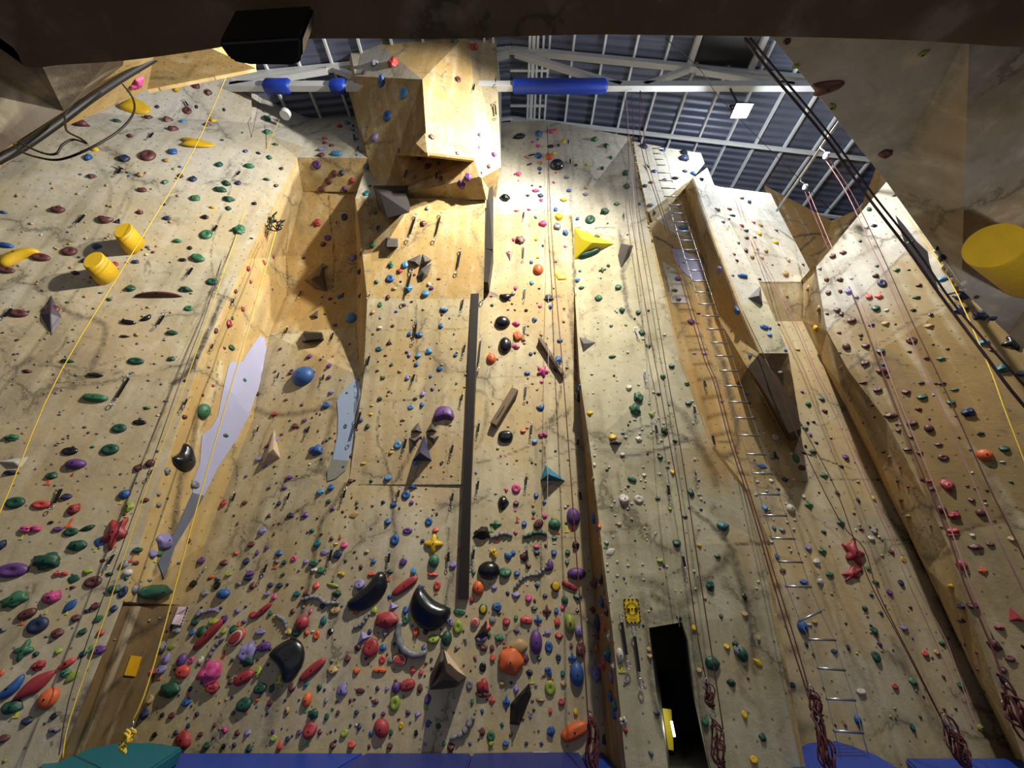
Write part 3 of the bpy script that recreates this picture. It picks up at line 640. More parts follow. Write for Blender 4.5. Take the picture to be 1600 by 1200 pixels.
for k in range(8):
    p = ptz(834+k*3.2, 1174.6, .0); mb.box(p+Vector((0, -.02, .002)), .012, .02, .002)
mb.build('printed_mark', M['paper'], bpy.data.objects['crash_mat.002'])
# ------------------------------------------------------------------ steel channel between the two back walls
def prism(front, depth, name, mat, parent=None, towards=None):
    """solid from a front outline, given thickness going back from the camera side"""
    n_ = len(front); d = towards if towards is not None else Vector((0, 1, 0))
    vs = list(front)+[p+d*depth for p in front]
    fs = [tuple(range(n_)), tuple(range(n_, 2*n_))[::-1]]+[(k, k+n_, (k+1) % n_+n_, (k+1) % n_) for k in range(n_)]
    me = mesh(name, vs, fs); bm = bmesh.new(); bm.from_mesh(me); bmesh.ops.recalc_face_normals(bm, faces=bm.faces); bm.to_mesh(me); bm.free()
    return link(name, me, mat, parent)
ch = [([(761,272,5.1),(770,268,5.1),(770,390,5.35),(758,388,5.35)]), ([(758,388,5.35),(770,392,5.35),(763,441,5.42),(752,440,5.42)]),
      ([(736,444,5.42),(749,445,5.42),(742,600,5.55),(731,600,5.55)]), ([(731,600,5.55),(742,600,5.55),(736,757,5.66),(724,756,5.66)]), ([(724,756,5.66),(736,757,5.66),(732,936,5.72),(715,936,5.72)])]
t = empty('steel_channel', pt(726, 760, 5.66)); tag(t, 'dark steel channel running up between the two back walls in sections', 'channel'); SURF.append(('steel channel', 728, 760))
for c_ in ch:
    P = [pt(*v)-t.location for v in c_]; o = prism(P, .3, 'channel_section', M['dark_steel'], t)
# ------------------------------------------------------------------ pale painted patches
def overlay(name, pxs, mat, lift=.012, thick=.01, cell=7):
    """thin panel or sheet that follows the wall under an outline"""
    tess = mathutils.geometry.tessellate_polygon([[Vector((x, y, 0)) for x, y in pxs]])
    vs = []; fs = []; idx = {}
    def V(x, y):
        k = (round(x*4), round(y*4))
        if k not in idx:
            h = cast(x, y); idx[k] = len(vs); vs.append(h[0]+h[1]*lift)
        return idx[k]
    for t in tess:
        T = [pxs[i] for i in t]
        y0 = math.floor(min(p[1] for p in T)/cell); y1 = math.ceil(max(p[1] for p in T)/cell)
        for j in range(y0, y1):
            S = clip(clip(T, 1, j*cell, True), 1, (j+1)*cell, False)
            if len(S) < 3: continue
            for i in range(math.floor(min(p[0] for p in S)/cell), math.ceil(max(p[0] for p in S)/cell)):
                c_ = clip(clip(S, 0, i*cell, True), 0, (i+1)*cell, False)
                if len(c_) < 3: continue
                f = []
                for p in c_:
                    q_ = V(*p)
                    if q_ not in f: f.append(q_)
                if len(f) >= 3: fs.append(f)
    me = mesh(name, vs, fs); bm = bmesh.new(); bm.from_mesh(me)
    flip = [f for f in bm.faces if f.normal.dot(f.calc_center_median()-CAM) > 0]; bmesh.ops.reverse_faces(bm, faces=flip); bm.to_mesh(me); bm.free()
    o = link(name, me, mat); sm = o.modifiers.new('shell', 'SOLIDIFY'); sm.thickness = thick; sm.offset = -1
    return o
tag(overlay('trim_101', [(404,526),(413,528),(416,550),(411,580),(402,610),(388,650),(367,690),(358,703),(340,730),(318,775),(300,770),(302,750),(311,725),(315,680),(330,668),(340,650),(348,610),(357,570),(362,566),(378,566),(385,553)], M['patch2']), kind='structure')
tag(overlay('trim_102', [(300,770),(318,775),(296,815),(272,855),(255,905),(246,880),(262,850),(280,815)], mat_basic('slate_blue_paint', '606474', .5, noise_amt=.25, scale=9)), kind='structure')
tag(overlay('trim_103', [(556,592),(563,600),(563,618),(556,650),(552,690),(545,720),(520,718),(528,680),(529,650),(527,627),(531,618)], M['patch']), kind='structure')
tag(overlay('trim_104', [(520,718),(545,720),(540,735),(525,748),(512,752),(512,735)], mat_basic('streaky_grey_paint', '8f8f86', .5, noise_amt=.3, scale=25)), kind='structure')
tag(overlay('trim_105', [(1050,389),(1062,390),(1092,406),(1100,440),(1085,440),(1066,424),(1055,408)], M['patch2']), kind='structure')
tag(overlay('trim_106', [(1024,342),(1058,320),(1066,345),(1078,374),(1055,366),(1040,356)], ROCK['pale']), kind='structure')
tag(overlay('trim_107', [(1034,408),(1052,420),(1063,440),(1072,465),(1075,474),(1049,474),(1042,440)], ROCK['pale']), kind='structure')
# dark slot in the right wall
tag(overlay('trim_108', [(1399,337),(1412,352),(1432,378),(1449,394),(1452,412),(1465,452),(1440,425),(1415,385)], M['void']), kind='structure')
tag(overlay('trim_109', [(1449,394),(1466,390),(1500,440),(1512,452),(1478,460),(1466,450),(1452,412)], ROCK['pale']), kind='structure')
# ------------------------------------------------------------------ doorway through the pillar
A = [pt(*v) for v in (d0,d1,d2,d3,d4,d5,d8,d7,d6)]
A[5] = A[5]; vs = list(A)+[p+Vector((.55, 1.6, 0)) for p in A]; n_ = len(A)
vs[5] = Vector((A[5].x, A[5].y, -.05)); vs[6] = Vector((A[6].x, A[6].y, -.05)); vs[5+n_] = vs[5]+Vector((.55, 1.6, 0)); vs[6+n_] = vs[6]+Vector((.55, 1.6, 0))
fs = [tuple(range(n_, 2*n_))]+[(k, k+n_, (k+1) % n_+n_, (k+1) % n_) for k in range(n_)]
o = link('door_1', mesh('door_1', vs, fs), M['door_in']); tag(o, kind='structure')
mb = MB(); a = pt(1049, 1127, 5.5); b = pt(1054, 1151, 5.5); mb.tube([a, b], .012, 8)
tag(mb.build('tube_lamp', mat_basic('lit_tube', 'ffffff', .3, emit='ffffe8', es=6)), 'small lit tube lamp inside the dark doorway', 'lamp')
mb = MB(); c = pt(1041, 1138, 5.75); mb.box(c, .13, .03, .36, Matrix.Rotation(.12, 3, 'Y'))
tag(mb.build('glow_panel', mat_basic('yellow_glow_paint', 'b7a520', .5)), 'dim yellow panel painted as the lamp glow inside the dark doorway', 'glow panel')  # yellow panel: colour stands in for the lit glow inside the doorway
ld = bpy.data.lights.new('doorway_light', 'POINT'); ld.energy = 2.2; ld.color = (1, .95, .7); ld.shadow_soft_size = .02
lo = bpy.data.objects.new('doorway_light', ld); col.objects.link(lo); lo.location = pt(1048, 1138, 5.4); 
# ------------------------------------------------------------------ floodlights and one added fill lamp
lit_lab = ['bright white floodlight hung from the roof truss at upper right', 'warm floodlight above the dark soffit over the prow', 'floodlight above the dark soffit aimed across at the left wall', 'warm floodlight above the near right wall', 'small added unseen fill lamp brightening the right overhead wall']
for i, (x, y, z, p, c, aim) in enumerate(LAMPS):
    t = empty('floodlight', (x, y, z)); tag(t, lit_lab[i], 'floodlight')
    loc = Vector((x, y, z))
    mb = MB(); mb.box((0, .0, .10), .34, .26, .10); mb.box((0, 0, .06), .38, .30, .03); mb.build('housing', M['dark_steel'], t)
    mb = MB(); mb.box((0, 0, .035), .32, .24, .02); mb.build('lamp_glass', M['glass_lit'], t)
    mb = MB(); mb.bar((-.2, 0, .1), (-.2, 0, .28), .02, .03); mb.bar((.2, 0, .1), (.2, 0, .28), .02, .03); mb.bar((-.2, 0, .28), (.2, 0, .28), .03, .02); mb.bar((0, 0, .28), (0, 0, (min(roofz(x), 12.02)-z) if z > 5 else .5), .03, .03); mb.build('bracket', M['dark_steel'], t)
    ld = bpy.data.lights.new('floodlight_light', 'SPOT' if aim else 'POINT'); ld.energy = p; ld.color = c; ld.shadow_soft_size = .12
    lo = bpy.data.objects.new('floodlight_light', ld); col.objects.link(lo); lo.parent = t; lo.location = (0, 0, -.18)
    if aim:
        ld.spot_size = math.radians(aim[3]); ld.spot_blend = 1.0; lo.rotation_euler = (Vector(aim[:3])-loc-Vector((0, 0, -.18))).to_track_quat('-Z', 'Y').to_euler()
SURF.append(('floodlight', 1160, 175))
# ------------------------------------------------------------------ climbing holds: unit shapes (1 m half-width on the wall, z away from the wall)
HC = {'b':('2c5590','blue'),'n':('25304e','dark blue'),'l':('4b86b4','light blue'),'g':('35684a','green'),'G':('1d4a3a','dark green'),'o':('8a9a3c','olive green'),
 'r':('9a343a','red'),'m':('5c3232','maroon'),'p':('5e3a78','purple'),'v':('7f76a8','lilac'),'k':('15171c','black'),'y':('cda51a','yellow'),'O':('cc5f30','orange'),
 'P':('c0487f','pink'),'w':('c3bcae','cream'),'e':('78787e','grey'),'t':('a98a5c','tan'),'T':('1f5f66','teal'),'s':('c04a44','coral red')}
HM = {k: mat_basic('resin_'+v[1].replace(' ', '_'), v[0], .48, noise_amt=.22, scale=9, bump=.25) for k, v in HC.items()}
HM['k'] = mat_basic('resin_gloss_black', '14161b', .28, noise_amt=.2, scale=6, bump=.1, spec=.6)
boltm = mat_basic('bolt_dark', '141312', .4, .5)
def ico(sub):
    bm = bmesh.new(); bmesh.ops.create_icosphere(bm, subdivisions=sub, radius=1)
    V = [v.co.copy() for v in bm.verts]; F = [tuple(v.index for v in f.verts) for f in bm.faces]; bm.free(); return V, F
I3 = ico(3); I2 = ico(2); I1 = ico(1)
def nz(v, s, sd): return noise.noise(Vector((v.x*s+sd, v.y*s-sd*1.7, v.z*s+sd*.6)))
def shp(fn, I=I3, smooth=True):
    V = []
    for v in I[0]:
        q = fn(v.copy()); 
        if q.z < -.04: q.z = -.04
        V.append(q)
    return mesh('hold', V, I[1], smooth)
def f_jug(sd):
    def f(v):
        r = 1+.30*nz(v, 1.3, sd)+.10*nz(v, 3.1, sd)
        q = Vector((v.x*r, v.y*r*.85, max(v.z, -.05)*.75*r))
        if v.z > 0: q.z -= .32*math.exp(-((v.x)**2*2+(v.y-.45)**2*6)); q.y -= .12*v.z
        return q
    return f
def f_lump(sd):
    def f(v):
        r = 1+.45*nz(v, 1.9, sd)+.15*nz(v, 5, sd); return Vector((v.x*r, v.y*r*.8, max(v.z, -.05)*.7*r))
    return f
def f_round(v): return Vector((v.x, v.y, max(v.z, 0)*.62 if v.z < .88 else .50))
def f_ball(v): return Vector((v.x, v.y, max(v.z, -.1)*.85))
def f_disc(sd):
    def f(v):
        k = math.hypot(v.x, v.y); z = max(v.z, 0)*.55
        z -= .42*math.exp(-(k/.42)**2*1.6)*(1 if v.z > 0 else 0)
        return Vector((v.x*(1+.05*nz(v, 2, sd)), v.y*.94, z))
    return f
def f_cres(v):
    q = Vector((v.x, v.y*.52, max(v.z, -.05)*.55)); q.y += .38*(v.x*v.x)-.2; q.x *= .98; return q
def cap(x): return math.sqrt(max(0, 1-abs(x)**5))/max(.35, math.sqrt(max(0, 1-x*x)))
def f_bean(v):
    g = cap(v.x); q = Vector((v.x, v.y*g*(.64+.10*v.x), max(v.z, -.05)*g*.5)); q.y += .42*(v.x*v.x)-.16
    if v.z > 0: q.z *= (1+.25*math.tanh((v.y)*4))
    return q
def f_pinch(v): return Vector((v.x, v.y*cap(v.x)*.55*(1+.12*math.cos(v.x*3)), max(v.z, -.05)*cap(v.x)*.55-(.10 if abs(v.y) < .12 and v.z > .3 else 0)))
def f_star(v):
    a = math.atan2(v.y, v.x); r = .62+.42*math.cos(2.5*a+.3)**4 if False else .55+.45*(.5+.5*math.cos(5*a+.6))**1.6
    k = math.hypot(v.x, v.y); rr = r; return Vector((v.x*rr*1.1, v.y*rr*1.1, max(v.z, -.05)*.5*(.4+.6*r)))
def f_star4(v):
    a = math.atan2(v.y, v.x); r = .5+.55*abs(math.cos(2*a))**2.2; return Vector((v.x*r, v.y*r, max(v.z, -.05)*.45))
def f_leaf(v):
    return Vector((v.x, v.y*.45*(1-.55*abs(v.x)**1.5)*(1+.25*(v.x)), max(v.z, -.05)*.32))
def f_bumpy(v):
    c = 0
    for p in I1[0]: c = max(c, 1-min(1, (v-p).length/.55))
    r = 1+.22*c; return Vector((v.x*r, v.y*r*.75, max(v.z, -.05)*.6*r))
def wedge_mesh(sd):
    rr = random.Random(sd); V = []; n = 5+sd % 2
    for k in range(n):
        a = 2*math.pi*k/n+rr.uniform(-.25, .25); V.append(Vector((math.cos(a)*rr.uniform(.8, 1.05), math.sin(a)*rr.uniform(.6, .95), -.03)))
    tp = [Vector((p.x*.45+rr.uniform(-.1, .1), p.y*.45+.1, rr.uniform(.35, .6))) for p in V]
    bm = bmesh.new(); b = [bm.verts.new(p) for p in V]; t = [bm.verts.new(p) for p in tp]
    bm.faces.new(b[::-1]); bm.faces.new(t)
    for k in range(n): bm.faces.new((b[k], b[(k+1) % n], t[(k+1) % n], t[k]))
    bmesh.ops.bevel(bm, geom=bm.edges[:], offset=.09, segments=3, affect='EDGES'); return bm_mesh('hold', bm, True)
def tri_mesh():
    bm = bmesh.new(); b = [bm.verts.new(p) for p in ((-1, -.7, -.03), (1, -.7, -.03), (0, 1, -.03))]; t = bm.verts.new((.05, -.35, .7))
    bm.faces.new(b[::-1]); [bm.faces.new((b[k], b[(k+1) % 3], t)) for k in range(3)]
    bmesh.ops.bevel(bm, geom=bm.edges[:], offset=.05, segments=2, affect='EDGES'); return bm_mesh('hold', bm, False)
def stick_mesh(sd):
    rr = random.Random(sd); pts = []; rs = []
    for k in range(15):
        t = k/14; x = -1+2*t; pts.append(Vector((x, .18*math.sin(x*2.4+sd)+rr.uniform(-.02, .02), .14))); rs.append((.17+.05*math.sin(k*2.1+sd))*(.45+.75*math.sin(math.pi*(.12+.8*t))))
    mb = MB(); mb.tube(smooth_path(pts, 2), .1, 8, rs=[r for r in rs for _ in (0, 1)][:29]); 
    x = .35; mb.tube([(x, .1, .14), (x+.2, .32, .16), (x+.3, .38, .12)], .06, 6, rs=[.09, .06, .03])
    return mesh('hold', mb.v, mb.f, True)
def arc_mesh():
    pts = [Vector((math.sin(a)*1.0, -math.cos(a)*.9+.35, .16)) for a in [(-1.35+2.7*k/16) for k in range(17)]]
    mb = MB(); mb.tube(pts, .15, 9, rs=[.16*(.55+.6*math.sin(math.pi*(.1+.8*k/16)))*(1+.18*math.sin(k*2.3)) for k in range(17)])
    return mesh('hold', mb.v, mb.f, True)
def cluster_mesh(sd):
    rr = random.Random(sd); mb = MB()
    for k in range(7):
        a = rr.uniform(0, 6.28); r = rr.uniform(.15, .62); c = Vector((math.cos(a)*r, math.sin(a)*r, .12)); s = rr.uniform(.28, .42)
        mb.add([c+Vector((v.x*s, v.y*s, max(v.z, -.3)*s)) for v in I2[0]], I2[1])
    return mesh('hold', mb.v, mb.f, True)
def cyl_mesh(taper=.8, h=1.6):
    bm = bmesh.new(); bmesh.ops.create_cone(bm, cap_ends=True, segments=32, radius1=1, radius2=taper, depth=h)
    bmesh.ops.translate(bm, verts=bm.verts, vec=(0, 0, h/2-.03)); e = [x for x in bm.edges if all(v.co.z > h*.5 for v in x.verts)]
    bmesh.ops.bevel(bm, geom=e, offset=.06, segments=3, affect='EDGES'); m_ = bm_mesh('hold', bm, False); m_.polygons.foreach_set('use_smooth', [len(p.vertices) < 10 for p in m_.polygons]); return m_
SH = {'j': [shp(f_jug(s)) for s in (1.3, 4.7, 8.2, 11.9)]+[wedge_mesh(3)], 'u': [shp(f_lump(s)) for s in (2.1, 5.5, 9.4)], 'o': [shp(f_disc(s)) for s in (1.1, 6.2)], 'k': [shp(f_ball)],
 'c': [shp(f_cres)], 'B': [shp(f_bean)], 'p': [shp(f_pinch)], 's': [shp(f_star)], 'x': [shp(f_star4)], 'l': [shp(f_leaf)], 'm': [shp(f_bumpy)], 'w': [wedge_mesh(s) for s in (3, 4, 9)],
 't': [tri_mesh()], 'i': [stick_mesh(1), stick_mesh(5)], 'a': [arc_mesh()], 'q': [cluster_mesh(2), cluster_mesh(6)], 'Y': [cyl_mesh()], 'r': [shp(f_round)]}
SN = {'j':'jug','u':'lumpy hold','o':'ring hold','k':'ball','c':'crescent hold','B':'bean-shaped hold','p':'long pinch','s':'star-shaped hold','x':'four-armed hold','l':'thin leaf-shaped hold','m':'bubbly hold','w':'angular hold',
 't':'triangular hold','i':'stick-like hold','a':'curved branch hold','q':'clustered hold','Y':'cylinder hold','r':'rounded hold'}
bolt_me = (lambda b: (bmesh.ops.create_cone(b, cap_ends=True, segments=10, radius1=1, radius2=1, depth=1), bm_mesh('bolt', b))[1])(bmesh.new())
HOLDS = []   # (x, y, w, h, colour, shape, angle)
def add_holds(ox, oy, sc, txt):
    for e in txt.replace('\n', ' ').split(';'):
        t = e.split()
        if not t: continue
        x, y, w_ = float(t[0]), float(t[1]), float(t[2]); h_ = float(t[3]); cs = t[4]; a = float(t[5]) if len(t) > 5 else 0
        HOLDS.append((ox+x/sc, oy+y/sc, w_/sc, h_/sc, cs[0], cs[1] if len(cs) > 1 else 'j', a))
Z = 4.0
add_holds(0,0,Z,'''850 515 75 80 Ps; 835 665 115 140 yB 60; 505 780 120 65 mw; 800 645 120 50 mw 20; 1100 555 45 60 yj; 1550 440 75 45 mj; 1225 535 38 38 m; 1302 578 36 36 m; 983 668 18 28 n; 1228 668 24 34 n; 1170 692 42 40 mo; 1148 760 28 48 l; 1298 780 34 50 m;
1335 755 30 52 y; 1400 685 22 32 n; 930 735 34 40 m; 732 757 38 28 G; 1050 750 46 44 m; 1085 808 44 44 m; 812 850 42 30 m; 925 975 74 70 mo; 1083 948 40 42 b; 1225 900 85 165 yB 75; 1262 905 75 70 yj; 595 935 34 30 y; 552 985 52 62 bw; 780 993 50 50 n; 1045 1003 32 28 t;
575 1102 42 34 m; 875 1097 52 44 tw; 1128 1100 40 36 m; 1208 1120 34 48 n; 890 1187 42 34 m; 1033 1138 28 42 g; 1372 1030 34 34 G; 1415 1147 66 40 G; 1490 1145 28 28 n; 1380 1185 60 36 G; 1535 945 22 22 n; 1560 1040 50 28 g; 1515 830 18 30 g; 1390 877 16 30 n''')
add_holds(400,0,Z,'''637 268 72 75 bo; 740 397 46 46 e; 857 400 56 90 su; 675 455 34 30 m; 785 512 80 48 bj; 925 583 62 60 lo; 823 727 58 58 bo; 745 858 42 48 v; 893 942 32 40 e; 1097 857 34 30 m; 1258 957 24 44 p; 1262 498 36 46 mo; 1240 258 42 36 gu; 1357 300 60 90 sq; 1397 843 22 42 p;
1393 920 18 26 r; 1487 965 32 36 p; 1455 1042 24 28 m; 1408 1080 20 30 m; 1325 1108 36 54 p; 1282 1152 42 52 p; 1155 1115 26 36 m; 1072 1040 46 30 m; 1140 1020 32 30 m; 1020 988 34 24 m; 988 1105 30 24 e; 523 792 34 22 s; 572 772 34 28 l; 607 787 24 22 m; 603 816 26 20 l; 432 868 34 14 s; 430 895 26 16 m;
473 912 26 18 m; 415 935 58 34 vp 10; 408 970 36 26 m; 505 965 66 30 lp; 630 870 22 20 l; 638 967 22 14 l; 380 1030 48 46 po; 490 1083 34 40 m; 535 1080 28 34 n; 600 1127 30 32 r; 455 1132 40 38 m; 555 1180 44 44 p; 410 1183 38 36 m; 70 740 40 34 g; 75 830 46 36 g; 122 905 28 16 G; 83 985 42 32 g; 52 697 18 20 m; 160 1053 20 20 n;
127 1160 22 22 k; 67 1123 34 16 G; 15 958 38 18 n; 693 1040 26 40 T; 712 1163 20 30 T; 690 1210 38 44 To; 1505 275 24 50 m; 1535 292 20 40 s; 825 1185 40 24 m; 480 265 36 50 P''')
add_holds(800,0,Z,'''45 855 95 62 kw 15; 167 838 40 34 b; 160 872 18 14 m; 248 825 34 22 P; 273 815 48 28 Ow 10; 162 912 26 22 P; 323 885 26 24 y; 290 908 24 22 n; 128 888 16 16 P; 240 918 42 16 kp; 262 958 24 28 y; 165 975 40 34 b; 230 985 52 32 Op; 122 970 44 10 kp 15; 90 985 42 10 sp -25; 173 1018 30 26 t; 108 1028 38 14 kp 20;
172 1055 36 28 b; 173 1082 16 22 n; 280 1037 85 48 kk; 40 1087 34 26 P; 16 1090 12 16 r; 470 1028 24 22 y; 565 1052 22 22 G; 400 1032 22 14 n; 517 875 56 36 gw; 590 912 32 26 G; 618 985 30 26 g; 710 1083 38 34 G; 718 1163 40 34 g; 275 1078 20 10 O; 342 1110 36 18 e; 260 1140 24 18 P; 355 1192 30 20 b; 148 1192 44 20 P; 125 1160 14 12 n;
178 1168 16 12 m; 40 1130 14 8 r; 462 1172 22 26 t; 1072 955 42 30 ku; 1075 995 82 52 nw; 1080 1072 30 16 n; 1130 1085 40 32 b; 940 935 36 28 n; 822 915 40 34 n; 888 1070 30 22 b; 1020 1115 42 16 k; 952 1125 36 24 p; 830 1163 30 20 n; 868 1140 26 18 m; 1185 1120 24 20 k''')
add_holds(1200,0,Z,'''365 545 92 150 mB 75; 740 955 68 95 mw; 972 332 72 56 ow 30; 402 665 60 40 ow; 120 255 50 60 mw; 172 412 26 40 o; 560 820 0 0 e''' .replace('; 560 820 0 0 e', ''))
add_holds(0,300,Z,'''20 128 56 26 bw; 367 112 60 50 m; 660 172 76 68 mc; 735 182 38 40 nt; 875 130 46 44 mw; 1028 78 20 24 n; 1046 165 34 28 n; 1223 38 44 42 g; 1432 45 60 36 G; 1330 98 32 16 y; 1427 103 44 34 G; 1283 158 34 28 k; 1290 268 60 58 go; 1495 240 60 54 gu; 1110 308 42 26 g; 1187 350 34 32 k; 1240 415 70 58 gj -30; 1143 424 36 24 k;
605 340 46 42 b; 435 372 70 60 mo; 255 410 92 52 mo; 33 335 80 38 bp; 115 405 190 95 yB 200; 150 355 60 70 yu; 40 490 80 46 mo; 532 430 34 34 n; 473 506 52 38 m; 718 452 36 34 r; 848 436 34 28 n; 733 483 14 18 k; 818 604 46 44 G; 683 672 36 30 G; 1326 562 58 42 Go; 1160 613 96 48 Gw; 1180 728 44 34 go; 993 650 230 46 mc 180; 322 735 76 64 mo;
118 760 86 54 mo; 803 815 74 32 kp; 913 788 64 44 kc 30; 780 903 44 16 k; 855 892 36 34 t; 1078 880 54 32 G; 1072 1042 36 32 G; 850 1058 82 44 Go; 420 1058 92 36 Gw; 172 1120 60 34 m; 598 1145 74 28 k; 1590 72 24 22 k; 1573 290 20 10 k; 1552 480 26 28 r; 1568 560 24 34 r; 1472 620 20 28 m; 1518 730 26 28 r; 1432 823 38 46 r; 1350 868 24 40 m; 1403 975 26 22 m; 1447 973 38 32 G;
1453 788 18 22 g; 1237 1035 12 12 k; 1305 1096 18 12 m; 1157 1178 22 28 m; 1527 1175 24 24 T; 1580 1155 12 12 k; 108 925 20 18 m; 18 880 12 12 k; 110 380 0 0 e'''.replace('; 110 380 0 0 e',''))
add_holds(165-400*0,0,1,'''44 384 20 26 yY''' if False else '')
HOLDS += [(210,384,22,30,'y','Y',0),(167,430,24,32,'y','Y',0)]
add_holds(400,300,Z,'''382 195 46 44 ru; 447 287 44 36 po; 420 327 34 30 m; 298 412 30 24 m; 552 157 38 42 no; 607 413 40 38 v; 650 498 30 32 n; 425 470 40 30 e; 413 657 22 14 m; 463 668 24 20 m; 523 655 32 26 b; 650 650 26 18 m; 493 695 12 12 m; 433 763 28 16 m; 594 790 66 52 lk; 493 832 28 20 p; 153 980 20 20 m; 333 1030 34 28 p; 421 1030 14 16 m; 481 1028 12 10 r;
585 950 16 22 r; 457 1087 30 30 p; 176 1080 18 12 r; 429 1113 16 16 m; 458 1158 26 26 p; 215 1132 28 24 m; 120 1122 18 18 m; 298 1155 124 104 bk; 168 1162 16 12 n; 363 1126 12 12 k; 107 405 22 24 r; 50 440 26 36 r; 57 270 14 14 r; 103 608 14 18 r; 728 330 34 42 g; 692 12 32 36 To; 745 130 26 20 T; 1046 197 36 36 m; 1072 103 24 30 e; 753 562 34 36 g; 843 456 32 40 gu; 933 455 38 46 lj;
898 495 36 30 r; 838 543 50 44 bo; 905 560 22 18 n; 992 516 16 16 r; 865 603 28 24 t; 953 603 48 44 lj; 1060 638 44 44 lj; 1080 578 24 24 wk; 1098 600 26 24 p; 1143 543 26 12 m; 825 658 26 32 m; 776 705 26 32 go; 926 708 30 40 pl; 974 685 18 14 m; 877 747 20 16 b; 1175 738 54 38 bc; 730 752 24 28 t; 776 790 20 16 b; 856 836 20 18 m; 1156 837 26 32 b; 1209 790 12 12 n; 773 850 28 22 w; 732 888 22 20 g;
960 888 24 30 b; 1021 893 40 34 b; 832 940 42 34 mt; 768 982 40 28 To; 1075 997 44 58 lc 70; 1247 1020 22 22 b; 810 1022 22 12 m; 763 1060 12 10 k; 1015 1025 32 30 l; 957 1020 30 40 v; 848 1078 20 22 g; 1003 1078 26 26 b; 1148 1105 34 38 bp 50; 760 1117 22 14 m; 898 1122 36 26 t; 795 1160 26 26 g; 946 1160 26 36 v; 1092 1153 20 20 b; 1253 1196 14 16 b; 1556 38 80 52 kw; 1560 655 76 60 kc; 1540 818 92 62 kk;
1557 960 76 82 kk; 1470 1043 56 56 Ok; 1583 388 40 50 sw; 1472 650 18 14 P; 620 430 0 0 e'''.replace('; 620 430 0 0 e',''))
add_holds(800,300,Z,'''178 22 34 24 n; 98 22 24 16 m; 182 52 22 20 P; 105 110 34 16 P; 272 110 24 24 b; 322 50 40 22 y; 27 118 28 14 O; 295 158 46 42 y; 148 157 26 30 l; 193 203 66 56 Pw; 48 305 56 46 mu; 10 298 22 26 P; 152 298 22 18 y; 333 258 34 50 bu; 410 168 22 26 b; 333 340 20 18 P; 193 336 16 24 n; 122 440 22 22 b; 163 488 62 54 Ok; 305 530 60 76 yl 50; 123 567 24 26 l; 22 602 22 26 P; 8 636 24 26 e;
272 438 26 12 p; 163 408 18 16 y; 175 715 24 18 P; 240 718 26 26 b; 230 660 40 36 n; 140 802 44 46 bw; 25 825 62 46 Pw; 35 900 52 60 Oj; 70 930 40 26 mw; 25 968 60 42 Pw; 182 893 28 28 t; 300 928 34 24 b; 208 953 22 24 n; 287 1055 42 56 bu; 118 1013 22 22 n; 192 1122 76 62 Ps; 95 1132 34 26 b; 275 1112 32 28 n; 185 1187 22 20 P; 90 740 22 18 k; 18 738 20 16 m; 283 215 44 60 e;
655 74 34 22 g; 578 126 52 34 Gu; 488 175 58 46 Go; 598 196 14 14 g; 722 268 12 10 k; 528 280 34 22 G; 458 318 34 28 e; 482 385 135 62 Gp 20; 603 460 28 28 g; 565 490 44 28 Gx; 425 493 18 14 g; 410 550 30 28 l; 435 600 34 20 g; 555 540 18 12 g; 665 596 38 32 g; 540 663 44 38 g; 688 740 32 38 G; 790 755 28 28 G; 650 742 26 24 w; 620 837 22 16 g; 812 878 34 36 G; 853 962 28 28 G; 628 1030 42 16 g;
712 832 24 22 o; 997 1088 34 30 G; 943 1157 44 46 gw; 1093 1193 26 16 g; 467 330 0 0 e; 865 85 40 20 e; 890 125 32 30 e; 795 76 20 18 G; 460 15 34 20 e; 1002 207 26 26 w; 1068 228 56 30 l; 1072 445 28 16 n; 1037 545 40 28 p; 1015 618 54 30 mw; 1040 672 34 26 p; 1120 812 42 32 p; 1165 760 32 18 m; 1140 1010 24 10 v; 1202 1010 32 16 v; 1298 485 40 58 vp 80; 1440 527 60 34 bp -10; 1380 522 24 20 e;
1410 740 30 56 bu; 1438 742 62 48 bu; 1575 847 46 40 bp -20; 1490 1022 24 34 b; 1370 870 10 10 n; 1320 188 28 20 b; 1358 108 24 20 r; 1405 428 18 20 k; 1388 388 16 24 m; 1415 318 16 30 m; 1437 40 34 20 m; 1482 62 22 22 n; 1435 210 22 22 r; 1463 240 28 18 G; 1467 286 26 18 m; 1518 284 30 16 n; 1545 262 22 26 y; 1552 208 26 20 t; 1508 190 18 18 r; 1463 365 22 26 m; 1535 358 22 26 t; 1586 365 22 34 t; 1283 108 30 26 e;
1353 168 20 14 m; 1378 150 36 12 g; 1548 545 26 18 k; 1500 402 24 34 t; 1562 408 20 28 t'''.replace('467 330 0 0 e; ',''))
